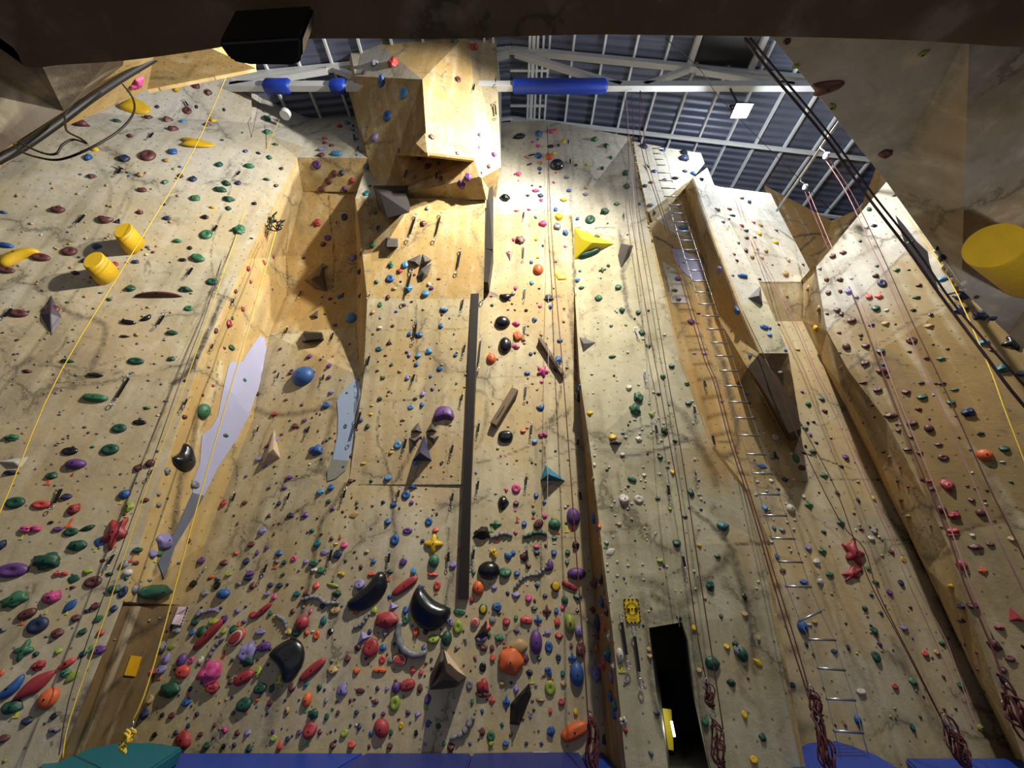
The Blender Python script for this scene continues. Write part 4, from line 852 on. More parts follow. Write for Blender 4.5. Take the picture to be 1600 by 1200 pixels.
add_holds(1200,300,Z,'''48 318 42 28 yw; 50 240 22 16 e; 127 428 24 30 t; 108 510 32 40 t; 27 455 12 10 m; 217 455 14 20 k; 255 600 22 34 t; 118 650 22 30 t; 320 728 26 34 t; 298 855 34 40 y; 8 850 24 20 b; 10 893 28 26 l; 67 830 22 18 n; 108 990 20 18 b; 185 985 26 16 t; 75 1128 28 22 e; 12 1175 28 30 e; 505 218 28 30 e; 630 107 22 28 G; 662 210 26 20 k; 615 220 20 26 w;
575 305 16 22 G; 790 22 28 18 G; 403 400 30 30 m; 468 378 30 26 m; 323 478 18 24 e; 367 550 34 40 mw; 450 548 40 42 mw; 376 628 26 30 m; 452 622 28 44 mw; 680 462 18 18 G; 675 525 40 44 mw; 520 540 24 26 w; 502 620 30 36 v; 550 655 22 28 e; 713 572 42 50 no; 805 488 28 20 G; 880 488 22 14 k; 630 655 30 36 s; 692 652 34 34 s; 945 585 38 30 mw; 675 728 38 36 G; 928 660 46 30 G; 740 738 22 18 w; 908 738 24 20 k;
432 738 30 38 m; 458 762 22 32 m; 370 762 24 22 m; 522 802 42 34 m; 648 832 40 28 bw; 733 822 34 30 t; 795 825 14 12 m; 445 880 28 26 m; 578 892 20 26 m; 490 968 38 40 mk; 610 962 36 34 m; 705 997 38 34 G; 450 1005 14 24 m; 605 1070 40 34 m; 895 928 48 46 mo; 1005 838 40 26 t; 1018 768 22 22 k; 883 998 26 24 m; 990 1035 28 26 m; 1080 1042 38 24 g; 460 1100 22 34 t; 713 1120 50 40 mu; 595 1192 50 20 m;
958 1192 28 18 n; 1085 1196 36 20 n; 1095 408 34 38 nu; 1057 350 24 22 k; 1090 548 52 34 lu; 1157 545 40 34 nu; 1225 568 40 34 w; 1218 648 78 52 nu; 1200 738 76 66 nx; 1325 775 66 62 nu; 1303 655 24 24 m; 1405 790 32 30 n; 1335 942 60 30 l; 1530 945 96 90 kx; 1468 1105 64 50 Tu; 1590 1135 50 40 n; 1395 988 22 22 m; 885 315 38 22 g''')
add_holds(0,600,Z,'''597 88 122 58 gp 0; 918 150 48 28 g; 75 337 64 44 gu; 745 278 72 56 Go; 873 240 70 32 ko; 437 420 78 48 ko; 688 410 86 66 Go; 475 502 100 58 pk; 325 572 52 46 G; 865 525 46 44 m; 940 496 48 46 mk; 1045 545 44 64 e; 1217 628 46 50 e; 1150 470 140 150 kB 45; 1268 172 78 86 gk; 1152 208 42 40 mw; 1268 70 22 24 m; 1410 322 32 26 G; 780 690 58 50 bk; 805 768 50 60 oj;
992 688 24 26 e; 993 756 38 44 e; 912 725 36 26 m; 95 742 92 66 Go; 260 755 94 50 so; 418 705 50 40 n; 465 785 80 110 rw; 365 907 48 30 p; 548 900 88 46 Gw 20; 443 925 72 46 Go; 185 908 124 62 Pq; 488 1010 86 70 Gm; 725 930 120 170 rs; 630 985 62 66 bl 60; 300 1105 130 90 Gu; 80 1165 150 80 po; 375 1187 88 36 sq; 862 1038 50 34 G; 1028 980 92 90 vj; 955 1062 46 46 v; 995 1060 36 30 g; 643 1103 36 28 m;
848 1118 34 22 m; 778 1125 40 50 e; 550 1170 46 34 o; 800 1180 50 36 wk; 685 1188 50 30 G; 320 865 24 20 k; 10 1010 60 100 nw; 1398 745 30 50 r; 1178 980 22 30 m; 1462 822 20 20 n; 1530 742 30 28 m; 1486 872 14 26 m; 1538 577 20 18 p; 1572 1003 40 36 m; 1475 1058 40 34 O; 1262 1103 38 44 p; 1400 1117 46 36 m; 1540 1108 38 42 n; 1565 1185 50 34 p; 1485 572 12 12 m; 1430 1190 34 26 o; 70 555 100 44 nw; 1332 10 18 18 r''')
add_holds(400,600,Z,'''117 190 40 30 r; 165 57 14 10 m; 115 93 12 10 m; 189 98 26 16 r; 470 53 34 28 v; 12 63 26 28 m; 287 130 28 26 p; 441 134 40 40 b; 212 228 14 14 n; 303 228 28 26 p; 243 264 36 36 m; 161 315 32 20 p; 116 352 40 40 vk; 313 285 20 26 p; 17 472 40 30 v; 52 515 32 26 v; 117 516 28 16 m; 378 415 78 64 bu; 68 390 22 26 m; 421 362 14 20 m; 210 585 38 26 p; 256 574 20 16 m; 82 650 22 18 m; 179 650 34 20 p;
403 675 42 40 l; 470 648 38 42 b; 560 267 26 34 To; 592 131 12 12 n; 580 186 16 14 n; 657 227 26 26 b; 698 266 28 32 G; 633 285 18 18 r; 775 93 28 26 G; 724 135 24 12 y; 720 190 22 18 y; 831 48 18 14 m; 928 98 18 14 g; 996 92 26 18 G; 967 146 36 28 lo; 1037 131 26 32 b; 1043 65 26 34 v; 1101 32 28 34 b; 1176 190 122 96 pB 180; 910 229 16 14 m; 886 382 46 48 lo; 845 428 26 28 t; 765 481 20 18 g; 672 496 30 16 y; 595 448 22 22 m;
548 515 22 22 G; 592 607 32 28 m; 720 606 28 30 G; 825 587 40 40 l; 996 492 34 30 l; 1158 497 18 18 n; 980 640 64 34 bt; 937 694 52 52 bo; 973 741 26 26 p; 860 752 34 32 b; 794 740 24 22 k; 632 741 20 24 g; 542 798 24 24 m; 612 820 40 60 tl 100; 482 778 26 26 p; 454 735 30 28 G; 145 747 24 32 n; 79 822 36 32 mt; 215 820 34 34 n; 308 818 36 34 p; 41 918 42 48 v; 113 938 14 28 m; 351 916 38 36 T; 385 997 38 48 T; 473 966 24 26 m;
498 1000 26 16 y; 552 1008 40 40 P; 428 1053 28 50 vp 70; 513 1062 48 56 nj; 145 1057 40 36 b; 68 1022 24 28 p; 8 1055 22 44 p; 130 1110 42 38 e; 178 1114 28 30 G; 236 1092 34 32 Po; 312 1110 28 34 v; 360 1118 54 42 gu; 560 1105 26 30 G; 617 1049 18 14 m; 692 1047 28 24 t; 824 862 38 42 b; 868 974 52 62 bo; 948 918 58 34 po; 1080 861 44 48 bo; 1130 812 14 22 n; 1031 792 12 8 m; 1123 915 36 28 s; 1110 1000 112 100 yx; 1042 980 24 24 n;
1112 1107 64 66 gk; 921 1112 46 46 pp 60; 736 1108 30 28 b; 656 1143 30 42 m; 1232 1130 40 40 v; 985 1168 32 44 l; 838 1172 38 26 G; 1296 1057 60 90 rj; 1455 1165 130 90 kk; 407 1165 44 44 g; 365 1162 40 24 w; 1498 877 70 46 gx; 1410 935 110 80 kw; 1535 948 130 30 ei; 1490 1052 66 72 yq; 1578 1070 50 60 bc; 1560 330 90 80 kp; 1545 745 90 110 kw; 540 1185 66 26 yq; 722 1188 40 24 s; 1105 1190 60 22 s; 1360 1175 24 44 g; 1560 1180 70 60 g;
1555 128 28 46 P; 1530 447 14 14 P; 1375 558 14 14 n; 1565 660 20 30 P; 268 1168 16 12 m; 38 1195 40 30 b; 170 1190 24 20 G''')
add_holds(800,600,Z,'''178 145 52 54 bc 20; 15 65 50 60 tw; 70 295 34 24 O; 188 320 68 38 Pq; 142 358 32 34 lj; 5 322 26 70 k; 124 491 14 16 k; 26 655 54 56 Po; 152 697 28 32 b; 202 743 32 38 bw; 26 745 34 34 m; 205 823 28 30 P; 265 878 74 58 gk; 383 830 80 92 pk; 338 872 22 30 n; 77 873 30 38 b; 165 875 64 50 mp 40; 135 805 20 26 G; 145 943 140 36 Gi; 22 930 34 32 P; 265 962 30 26 G; 154 1017 34 24 P; 155 1054 34 28 n; 263 1056 32 38 b;
397 1008 40 48 ku; 348 1052 30 36 G; 227 1133 74 70 pc 60; 344 1115 24 32 g; 78 1080 50 50 mu; 165 1175 110 50 ei 25; 403 1185 110 60 pk; 8 1055 26 30 b; 102 1138 30 30 m; 32 1185 36 30 b; 210 1010 22 36 m; 427 22 38 24 l; 420 70 50 80 ku; 487 184 34 30 y; 732 24 34 36 w; 788 85 52 68 gu; 770 160 60 70 gu; 872 187 30 40 oj; 915 62 26 18 k; 1103 122 36 24 G; 1018 357 34 30 G; 952 293 36 58 Gu; 1095 3 28 14 G; 925 457 32 30 G; 630 335 44 40 y;
650 365 80 40 ew; 690 440 28 26 w; 750 597 54 36 gp -20; 825 570 24 24 w; 702 722 58 62 wj; 792 722 58 50 wo; 910 714 30 22 G; 1118 678 34 50 G; 1003 552 26 36 y; 988 780 22 26 o; 748 845 28 34 o; 670 875 28 28 t; 1080 827 30 22 G; 1317 887 66 56 Tj; 1030 995 46 46 G; 1170 1010 34 34 y; 925 1103 36 30 o; 1284 1076 34 26 G; 590 993 28 30 e; 617 1050 38 64 wl 120; 1203 738 16 14 m; 510 595 30 36 t; 512 835 34 66 b; 530 905 36 80 bl 90; 548 890 22 34 O;
478 445 16 26 e; 1315 105 24 22 e; 1462 60 20 26 l; 1506 207 20 18 w; 1484 118 16 16 m; 1563 515 32 56 bl 80; 1515 475 12 10 n; 792 343 36 34 w; 1580 775 30 40 l; 515 505 18 30 w; 700 1105 0 0 e'''.replace('; 700 1105 0 0 e',''))
add_holds(1200,600,Z,'''15 45 34 34 eo; 112 124 28 30 w; 172 265 32 34 vo; 113 290 20 20 w; 48 330 38 38 wo; 213 50 26 26 p; 250 127 34 28 gu; 335 95 32 28 T; 353 168 32 26 m; 515 97 20 30 t; 650 132 34 26 m; 685 37 40 32 m; 600 4 38 18 m; 765 197 58 40 mj; 862 50 38 34 m; 965 83 46 28 G; 940 157 40 34 m; 1080 15 46 34 no; 958 3 30 14 n; 898 245 50 38 mj; 1005 278 44 44 mk; 813 290 24 26 m; 1143 115 36 34 g; 1250 178 60 56 nu;
1327 310 32 20 k; 1165 35 36 16 g; 1355 447 70 66 Ok; 1478 405 42 38 G; 1463 487 36 20 w; 1095 460 48 36 mo; 1065 378 34 22 m; 947 430 28 26 m; 876 408 44 20 m; 720 425 36 20 m; 248 243 18 20 k; 285 237 22 14 k; 230 275 36 22 g; 264 318 20 24 p; 302 367 28 26 n; 233 388 16 20 k; 280 422 38 28 Gj; 175 465 34 52 gk; 485 458 34 34 p; 458 515 32 30 n; 210 523 40 36 m; 55 460 24 24 m; 105 598 34 28 n; 25 457 28 28 e; 62 655 32 26 b; 350 572 46 42 gx; 140 780 48 48 wk;
20 605 24 26 w; 222 703 20 30 w; 255 757 46 52 gx; 318 678 14 12 k; 432 680 26 30 m; 562 725 20 28 n; 660 718 34 42 yw; 348 925 38 34 Gj; 453 868 46 56 gx; 580 905 36 26 mt; 662 922 32 34 e; 645 965 34 30 w; 535 970 28 24 g; 530 1055 120 130 rs; 525 1185 150 60 rs 30; 250 1025 34 38 v; 340 1045 46 50 gx; 303 1113 38 42 wu; 383 1188 46 26 g; 845 1097 28 32 yo; 768 1047 30 26 m; 625 1152 28 24 g; 875 825 44 26 t; 832 725 24 16 m; 873 640 16 16 r; 825 522 14 14 m;
1018 887 14 14 m; 968 597 30 30 mx; 1003 605 38 26 r; 1023 655 24 24 m; 1120 632 54 76 rj; 1082 785 46 44 mk; 1163 823 54 46 ru; 1152 915 52 30 s; 1152 942 52 20 r; 1270 725 28 30 m; 1328 806 42 40 mk; 1518 612 26 26 g; 1388 1000 34 28 m; 1295 1018 60 36 m; 1525 970 34 34 t; 1278 945 22 20 w; 1210 1133 50 52 rk; 1342 1168 42 46 Ox; 88 912 32 30 e; 37 900 22 32 b; 58 1080 24 40 b; 1360 750 22 18 w; 90 1165 34 26 m; 665 208 14 14 k; 1413 855 14 10 k; 895 330 24 20 m''')
add_holds(0,900,Z,'''80 25 150 100 po; 98 145 115 80 gu 20; 330 135 120 120 Pw; 172 237 84 62 mp 20; 237 308 100 86 no; 582 37 86 60 mo; 345 5 80 36 s; 455 70 40 24 m; 598 187 42 44 m; 545 218 30 22 n; 475 263 46 40 m; 438 187 80 50 bl 45; 612 270 56 40 gl 30; 518 348 40 34 G; 630 355 36 36 r; 360 358 58 54 m; 150 465 96 100 gx; 226 487 40 40 G; 245 558 62 56 ru; 420 548 80 44 sp 30; 450 630 80 48 ol 40; 65 700 150 90 bc 40;
215 685 200 90 rl 35; 305 765 96 96 Ok; 80 815 96 70 G; 170 905 54 40 n; 28 1015 54 40 m; 15 335 60 40 e; 620 460 70 50 p; 518 487 32 36 n; 365 470 34 34 o; 340 875 34 34 k; 282 920 24 20 g; 345 962 80 50 ew; 8 605 26 40 O; 410 605 50 50 g; 770 100 44 60 no; 845 83 42 44 ek; 963 100 180 90 Gm; 715 80 60 50 G; 712 205 36 40 n; 685 5 40 26 G; 460 20 50 60 Gl 60; 790 15 30 30 g; 1210 48 38 44 k; 1358 52 40 56 ko; 1280 108 44 40 e; 1397 112 78 50 bk; 1495 48 50 34 e; 1322 5 30 22 O;
1105 340 44 38 e; 1200 355 32 36 b; 1247 232 36 46 e; 1320 222 100 40 vi; 1223 285 40 46 G; 1265 345 60 60 G; 1308 365 210 60 rp 45; 1482 385 110 72 so 40; 1485 218 46 40 v; 1410 265 26 60 p; 1338 287 60 36 o; 1460 335 44 50 G; 1400 345 30 34 o; 1525 287 40 28 p; 1555 10 50 36 n; 1580 60 34 40 m; 1585 245 50 40 r; 1350 450 130 40 ei 50; 1545 480 90 110 vu; 1548 525 84 60 Gu; 1010 440 48 54 e; 1072 447 30 54 ol 80; 1140 525 54 64 pk; 1195 527 34 36 Po; 1258 525 26 50 w; 1040 515 40 60 v;
950 597 44 36 r; 1010 585 56 56 v; 1143 598 90 76 sp -15; 1318 605 120 130 Pu; 1330 700 70 60 ru; 1068 710 110 90 Gm; 1168 788 52 44 b; 1527 635 120 70 rp 30; 1530 800 80 76 G; 1442 660 32 32 m; 905 862 50 50 n; 940 775 34 50 t; 1232 862 34 34 n; 1077 870 34 34 m; 1015 868 24 24 k; 1178 935 24 26 n; 1150 1020 76 110 rj 60; 1405 962 52 46 P; 1255 988 28 26 m; 1485 978 30 30 m; 1548 980 34 34 v; 1295 1060 40 34 G; 1465 1055 32 34 n; 970 990 28 28 k; 1100 978 26 26 n; 1342 932 22 26 m;
1460 857 26 22 m; 1375 785 20 26 t; 1400 1062 26 26 k; 1558 1075 34 40 G; 1010 1060 22 18 m; 1452 527 22 22 n; 30 1155 30 26 o; 1190 705 22 30 n''')
add_holds(400,900,Z,'''240 12 0 0 e; 45 215 120 40 rp 40; 90 57 34 28 n; 148 60 40 30 n; 197 52 26 24 n; 70 112 34 26 v; 115 130 28 34 P; 376 63 36 44 s; 480 57 80 24 ol -15; 507 112 74 56 Gw; 257 112 40 36 T; 320 110 44 34 m; 350 140 120 50 ei -5; 450 155 140 50 ei -20; 415 187 42 40 G; 497 215 56 44 t; 230 220 26 32 m; 340 222 20 34 P; 92 232 26 32 g; 112 262 20 24 t; 168 280 110 50 ei -60; 203 350 46 34 t; 290 292 80 72 rk; 256 352 46 44 G; 317 355 40 46 O;
379 370 40 48 Oo; 423 278 34 54 T; 465 348 34 36 k; 52 442 84 56 pp 10; 88 455 26 28 n; 30 350 56 30 v; 205 520 215 170 kB 115; 500 410 250 170 kB 58; 355 585 170 60 rp 40; 705 110 260 125 kB 42; 1075 207 260 170 kB -42; 628 215 36 44 O; 740 215 36 40 o; 665 285 110 44 ei 40; 650 55 60 60 v; 545 10 60 44 yq; 835 130 32 34 b; 932 62 170 60 rp 35; 820 275 130 100 rm; 853 190 76 50 vt 30; 935 215 32 46 b; 935 275 42 46 go; 1133 60 42 54 so; 1100 10 60 30 sq; 1022 68 70 26 bt 20; 970 5 0 0 e;
670 378 100 60 vt 30; 712 347 24 28 n; 638 445 52 46 m; 718 445 90 100 rj 40; 793 447 40 34 b; 808 355 34 50 e; 575 515 36 40 m; 687 515 26 24 G; 790 522 40 42 so; 840 525 30 36 e; 905 450 34 44 Go; 900 522 66 82 ro 80; 630 590 42 50 Oc; 773 590 84 30 Op; 975 390 230 60 ea -50; 1048 450 26 34 b; 1097 522 18 20 n; 980 592 38 44 sx; 1033 600 26 38 s; 1002 350 36 56 O; 1060 350 34 30 m; 1112 395 66 54 oj; 1192 390 62 70 Gk; 1262 320 58 70 oo; 1215 280 70 60 vq; 1272 225 34 80 gp 80; 1195 205 34 36 e; 1255 450 34 34 e;
1312 400 30 190 eq; 1350 145 26 40 r; 1390 75 70 74 Ok; 1460 20 120 70 kk; 1420 208 52 58 go; 1502 195 54 50 bu; 1520 232 22 20 k; 1478 272 36 44 e; 1370 288 54 50 ro; 1567 287 44 46 r; 1553 10 60 60 g; 1573 108 30 34 n; 1490 70 34 30 v; 1520 385 50 40 g; 1445 320 40 50 s; 1410 385 60 50 v; 1455 365 34 44 g; 1425 445 44 40 m; 1475 450 26 36 m; 1417 570 42 46 ko; 1480 512 30 40 s; 1368 512 26 34 r; 30 700 66 60 G; 100 700 30 44 G; 225 697 40 48 m; 315 675 28 30 T;
397 695 38 44 G; 320 775 54 66 Ok; 360 860 60 50 Gu; 438 778 22 34 e; 443 880 26 36 G; 195 840 44 60 t; 90 790 30 40 m; 72 855 18 22 n; 540 710 62 66 vj 50; 652 718 28 60 mp 80; 590 778 24 34 m; 513 853 22 28 m; 748 785 34 26 m; 760 702 24 26 n; 820 702 22 24 v; 875 697 50 54 pk; 948 682 90 66 rp 15; 1025 700 30 50 m; 868 795 64 76 oo; 630 852 28 24 n; 738 870 26 40 n; 797 858 26 22 p; 950 855 28 22 n; 1008 865 28 30 v; 1075 770 36 56 pj; 1335 680 40 50 eo; 1420 690 70 80 ru; 1420 735 84 36 m; 1475 778 40 46 sx;
1352 785 20 30 g; 1414 845 26 38 b; 1540 668 32 28 t; 1565 790 44 70 bx; 785 950 84 90 rk 50; 340 965 76 84 rj; 907 935 26 34 yo; 1076 920 28 38 b; 1140 937 30 28 G; 645 942 26 34 n; 845 978 22 32 G; 718 985 32 40 b; 553 982 40 44 o; 1000 980 22 30 k; 400 975 26 30 m; 272 977 30 26 p; 106 972 28 34 p; 112 1015 36 34 o; 150 1060 30 50 s; 480 1058 36 36 m; 600 1055 44 34 s; 707 1065 26 34 m; 838 1060 34 34 m; 1057 1050 22 18 v; 1218 1068 42 44 m; 1175 1048 24 24 g; 1338 1048 26 26 b; 1295 955 170 46 ei 40;
1414 972 32 40 m; 1468 1000 50 50 go; 1470 1040 30 40 o; 1538 930 28 36 T; 1562 1045 38 30 b; 1235 855 14 12 k; 15 600 36 66 o; 200 1018 30 26 n; 12 520 26 24 m; 10 770 20 30 O; 8 810 14 20 e; 480 590 60 50 t; 1355 5 0 0 e'''.replace('240 12 0 0 e; ','').replace(' 970 5 0 0 e;','').replace('; 1355 5 0 0 e',''))
add_holds(800,900,Z,'''30 10 50 40 b; 60 30 110 36 ei 35; 157 58 38 38 b; 272 65 72 70 mw; 360 60 100 40 rp -25; 400 22 110 60 pk; 25 118 50 34 v; 105 140 38 44 P; 142 155 22 44 m; 207 122 30 22 n; 330 150 42 40 gk; 410 130 50 34 G; 140 202 38 22 G; 218 222 52 64 mx; 277 217 26 42 b; 317 198 24 30 P; 408 218 22 14 k; 90 277 74 46 sp -10; 163 278 50 50 bx; 25 260 24 30 g; 283 285 34 56 s; 361 298 62 90 ok; 417 345 48 56 vk; 28 343 46 32 p; 150 412 74 120 pk; 223 352 34 30 v; 293 375 44 36 r; 230 443 48 58 bo;
42 440 110 80 tl; 430 455 56 84 m; 85 512 36 46 m; 168 515 28 26 g; 290 510 32 34 no; 377 515 50 60 bx; 370 435 20 34 m; 232 590 66 66 bq; 405 612 84 110 bk; 318 610 26 32 T; 110 603 50 46 n; 238 700 66 74 oo; 322 672 34 34 t; 25 705 30 70 v; 150 680 20 22 e; 178 775 64 30 t; 310 787 40 40 r; 398 850 26 38 y; 390 970 175 85 Op 28; 243 970 46 52 bu; 115 878 26 26 v; 90 1045 22 20 n; 183 1048 22 18 n; 538 1045 30 36 b; 525 610 54 100 v; 470 275 28 30 w; 240 840 22 34 s; 430 770 0 0 e;
530 455 26 40 O; 605 480 50 90 T; 575 545 46 70 s; 625 625 36 110 v; 620 750 40 60 b; 645 800 44 60 T; 520 40 60 60 m; 560 20 40 60 k; 505 210 34 60 m; 540 290 40 90 n; 580 300 30 80 O; 610 370 24 60 w; 540 370 30 50 m; 575 90 30 50 e; 565 160 40 70 b; 640 860 40 50 b; 675 495 44 88 wk; 690 905 54 60 wq; 710 965 34 40 r; 580 1020 36 70 n; 635 560 30 40 w; 595 215 30 60 m; 1237 62 48 60 Gu; 1045 260 44 36 G; 1137 325 26 34 y; 1453 127 24 34 k; 1306 250 22 26 G; 1250 545 80 84 Gm; 1395 425 46 46 G; 1410 460 50 60 e; 1440 490 60 70 Gk;
1342 443 34 34 y; 1537 542 58 34 yl -40; 1370 665 66 52 G; 1205 905 40 56 g; 1565 1005 40 44 G; 1452 870 30 50 y; 1512 1150 44 40 y; 868 1105 38 50 e; 710 660 20 24 v; 855 460 26 30 t; 860 500 30 34 t; 1455 240 34 30 t; 1205 140 30 30 t; 1540 390 20 44 t; 905 855 34 24 n; 712 42 12 10 k; 940 45 14 10 k; 1475 640 24 20 m; 1170 590 30 30 t'''.replace('; 430 770 0 0 e',''))
add_holds(1200,900,Z,'''322 35 40 34 wu; 222 37 44 28 b; 215 320 60 66 bk; 258 305 40 22 w; 290 285 30 24 t; 238 425 20 34 n; 412 470 36 26 n; 500 445 20 30 n; 285 492 24 34 m; 150 680 34 32 n; 348 700 16 20 n; 560 900 40 44 bk; 482 932 20 18 m; 420 932 20 24 m; 580 722 50 34 w; 605 205 46 46 Gw; 660 340 40 46 Gj; 675 505 46 60 Gj; 697 425 34 44 p; 705 232 20 26 n; 645 118 24 20 n; 757 102 32 34 p; 830 42 30 36 n; 672 40 50 36 g; 385 8 30 20 g; 792 690 34 34 r; 905 660 44 40 g; 900 945 28 44 G; 850 325 40 26 v; 1085 420 46 34 g;
980 485 36 36 s; 1055 478 34 30 t; 1095 630 18 22 m; 1200 680 34 34 g; 1328 950 50 56 o; 1130 620 0 0 e; 1210 190 40 32 n; 1145 65 50 40 yw; 1210 280 80 36 mw; 1538 245 74 80 rt; 1450 325 60 46 rw; 1510 515 44 40 m; 1415 430 56 60 mu; 1465 585 36 40 m; 1280 185 50 40 m; 1592 440 20 34 k; 1475 788 26 18 w; 1355 720 18 18 m; 1355 780 0 0 e'''.replace('1130 620 0 0 e; ','').replace('; 1355 780 0 0 e',''))
# the same hold noted twice is kept once
_keep = []
for h_ in HOLDS:
    if any(k[4] == h_[4] and math.hypot(k[0]-h_[0], k[1]-h_[1]) < .55*max(k[2], h_[2], 7) for k in _keep): continue
    _keep.append(h_)
HOLDS = _keep+[(798,1033,36,38,'O','m',0)]
# ------------------------------------------------------------------ landmarks used in the wording of labels
LM = [('purple bean-shaped hold',694,648),('big blue ball',474,590),('blue triangle volume',866,740),('yellow wedge volume',925,385),('wooden bars',815,590),('black beans',670,950),('big grey pyramid',663,700),('red dimpled ball',798,1033),
 ('green oval hold',866,819),('doorway',1062,1070),('yellow warning sign',987,953),('ladder top',1055,330),('ladder middle',1150,600),('ladder bottom',1300,1050),('red stars',1330,880),('mottled dark volume',1215,620),('black cavity volume',610,315),('star-shaped volume trio',657,425),
 ('yellow cylinders',188,408),('green ledge hold',237,925),('amber sheet',205,1040),('pale blue left patch',385,600),('pale blue centre patch',540,650),('orange ball on the right wall',1538,712),('avocado-coloured hold',891,974),('black bean on the left wall',288,718),
 ('crack by the left arete',340,500),('dark slot in the right wall',1425,370),('tilted ladder rung',1265,963),('yellow flower hold',677,850),('steel channel foot',724,935),('steel channel top',763,340),('soffit beam',500,75),('truss',1000,135),('white paper notice',280,962),
 ('pink strawberry hold',330,1052),('coral pinch',935,970),('open-box volume',695,1060),('purple ball column',897,850),('rust star hold',182,830),('brown crescent',248,462),('pointed pink tan volume',424,700),('grey ply volume',487,525),('kink of the left arete',460,250),('big yellow cylinder overhead',1560,390)]
ZN = {'wall_left':'left wall','wall_left_recess':'left recess','wall_back_left':'left back wall','wall_back':'centre wall','wall_prow':'prow','wall_back_right':'wall right of the channel','wall_pillar_side':'pillar side','wall_pillar':'pillar',
 'wall_pillar_flank':'pillar flank','wall_recess':'ladder recess','wall_buttress_side':'buttress side','wall_buttress':'buttress','wall_corner':'corner wall','wall_corner_side':'corner side wall','wall_right':'right wall','wall_far_right':'far right wall','wall_overhead_right':'overhead right wall','wall_overhead_left':'overhead left wall'}
def where(x, y, k=0):
    d = sorted(LM, key=lambda l: (l[1]-x)**2+(l[2]-y)**2)[k]; dx = x-d[1]; dy = y-d[2]; r = math.hypot(dx, dy)
    if abs(dy) > 2.2*abs(dx): s = 'above' if dy < 0 else 'below'
    elif abs(dx) > 2.2*abs(dy): s = 'right of' if dx > 0 else 'left of'
    else: s = ('upper ' if dy < 0 else 'lower ')+('right of' if dx > 0 else 'left of')
    q = 'just ' if r < 32 else ('' if r < 75 else 'well ')
    return q+s+' the '+d[0]
USED = set()
def unique(base, cands):
    for c in cands:
        L_ = base+' '+c
        if L_ not in USED and len(L_.split()) <= 16: USED.add(L_); return L_
    return None
# ------------------------------------------------------------------ place the holds
def wall_frame(h, n):
    u = Vector((0, 0, 1)).cross(n)
    if u.length < .05: u = Vector((1, 0, 0))
    u.normalize(); v = n.cross(u)
    return u, v
def place_matrix(x, y, w_, h_, a, zf=1.0, lift=0):
    c = cast(x, y)
    if c is None: return None
    h, n, ow, d = c; u, v = wall_frame(h, n)
    if u.x < 0 and abs(n.y) > .2: u, v = -u, -v
    if v.z < 0: v = -v
    depth = proj(h)[2]; s = depth/FPX
    # the long axis as seen, turned into a direction on the wall
    p0 = proj(h); pu = proj(h+u*.05); pv = proj(h+v*.05)
    J = Matrix(((pu[0]-p0[0], pv[0]-p0[0]), (-(pu[1]-p0[1]), -(pv[1]-p0[1]))))
    ar = math.radians(a); dv = Vector((math.cos(ar), math.sin(ar)))
    try: q = J.inverted() @ dv
    except Exception: q = dv
    if a == 0: q = Vector((1, 0))
    X = (u*q.x+v*q.y).normalized(); Y_ = n.cross(X)
    if Y_.z < 0 and a == 0: Y_ = -Y_; X = Y_.cross(n)
    cv = math.hypot(pv[0]-p0[0], pv[1]-p0[1])/(.05/s); cu = math.hypot(pu[0]-p0[0], pu[1]-p0[1])/(.05/s)
    sx = w_*s/2; sx *= 1.06; sy = h_*s/2*1.18
    if a == 0:
        sx = sx/max(.6, min(1, cu)); sy = min(sy/max(.38, min(1, cv)), sx*1.7)
        sz = (sx*sy)**.5*zf
    else: sz = min(sx, max(sy, sx*.5))*zf
    m_ = Matrix.Identity(4)
    for i in range(3): m_[i][0] = X[i]*sx; m_[i][1] = Y_[i]*sy; m_[i][2] = n[i]*sz; m_[i][3] = h[i]+n[i]*lift
    return m_, ow, n, h, s
FULL = set('ciBlpa')   # shapes whose mesh fills only part of the unit square crosswise
items = []
for i, (x, y, w_, h_, c, s, a) in enumerate(HOLDS):
    hh = h_
    if s in 'ial' : hh = h_*2.0
    if s in 'i': hh = max(hh, w_*.8)
    if s == 'a': hh = w_*.9
    if s == 'B': hh = h_*1.25
    if s == 'c': hh = h_*1.15
    if s == 'p': hh = h_*1.35
    if s in 'ku' and a: hh = h_
    r = place_matrix(x, y, w_, hh, a, .95 if s != 'Y' else 1.3)
    if r is None: continue
    area = w_*h_; items.append((area, i, x, y, w_, h_, c, s, a, r))
items.sort(key=lambda t: -t[0])
LIMIT = 296
big = items[:LIMIT]; small = items[LIMIT:]
HOBJ = {}
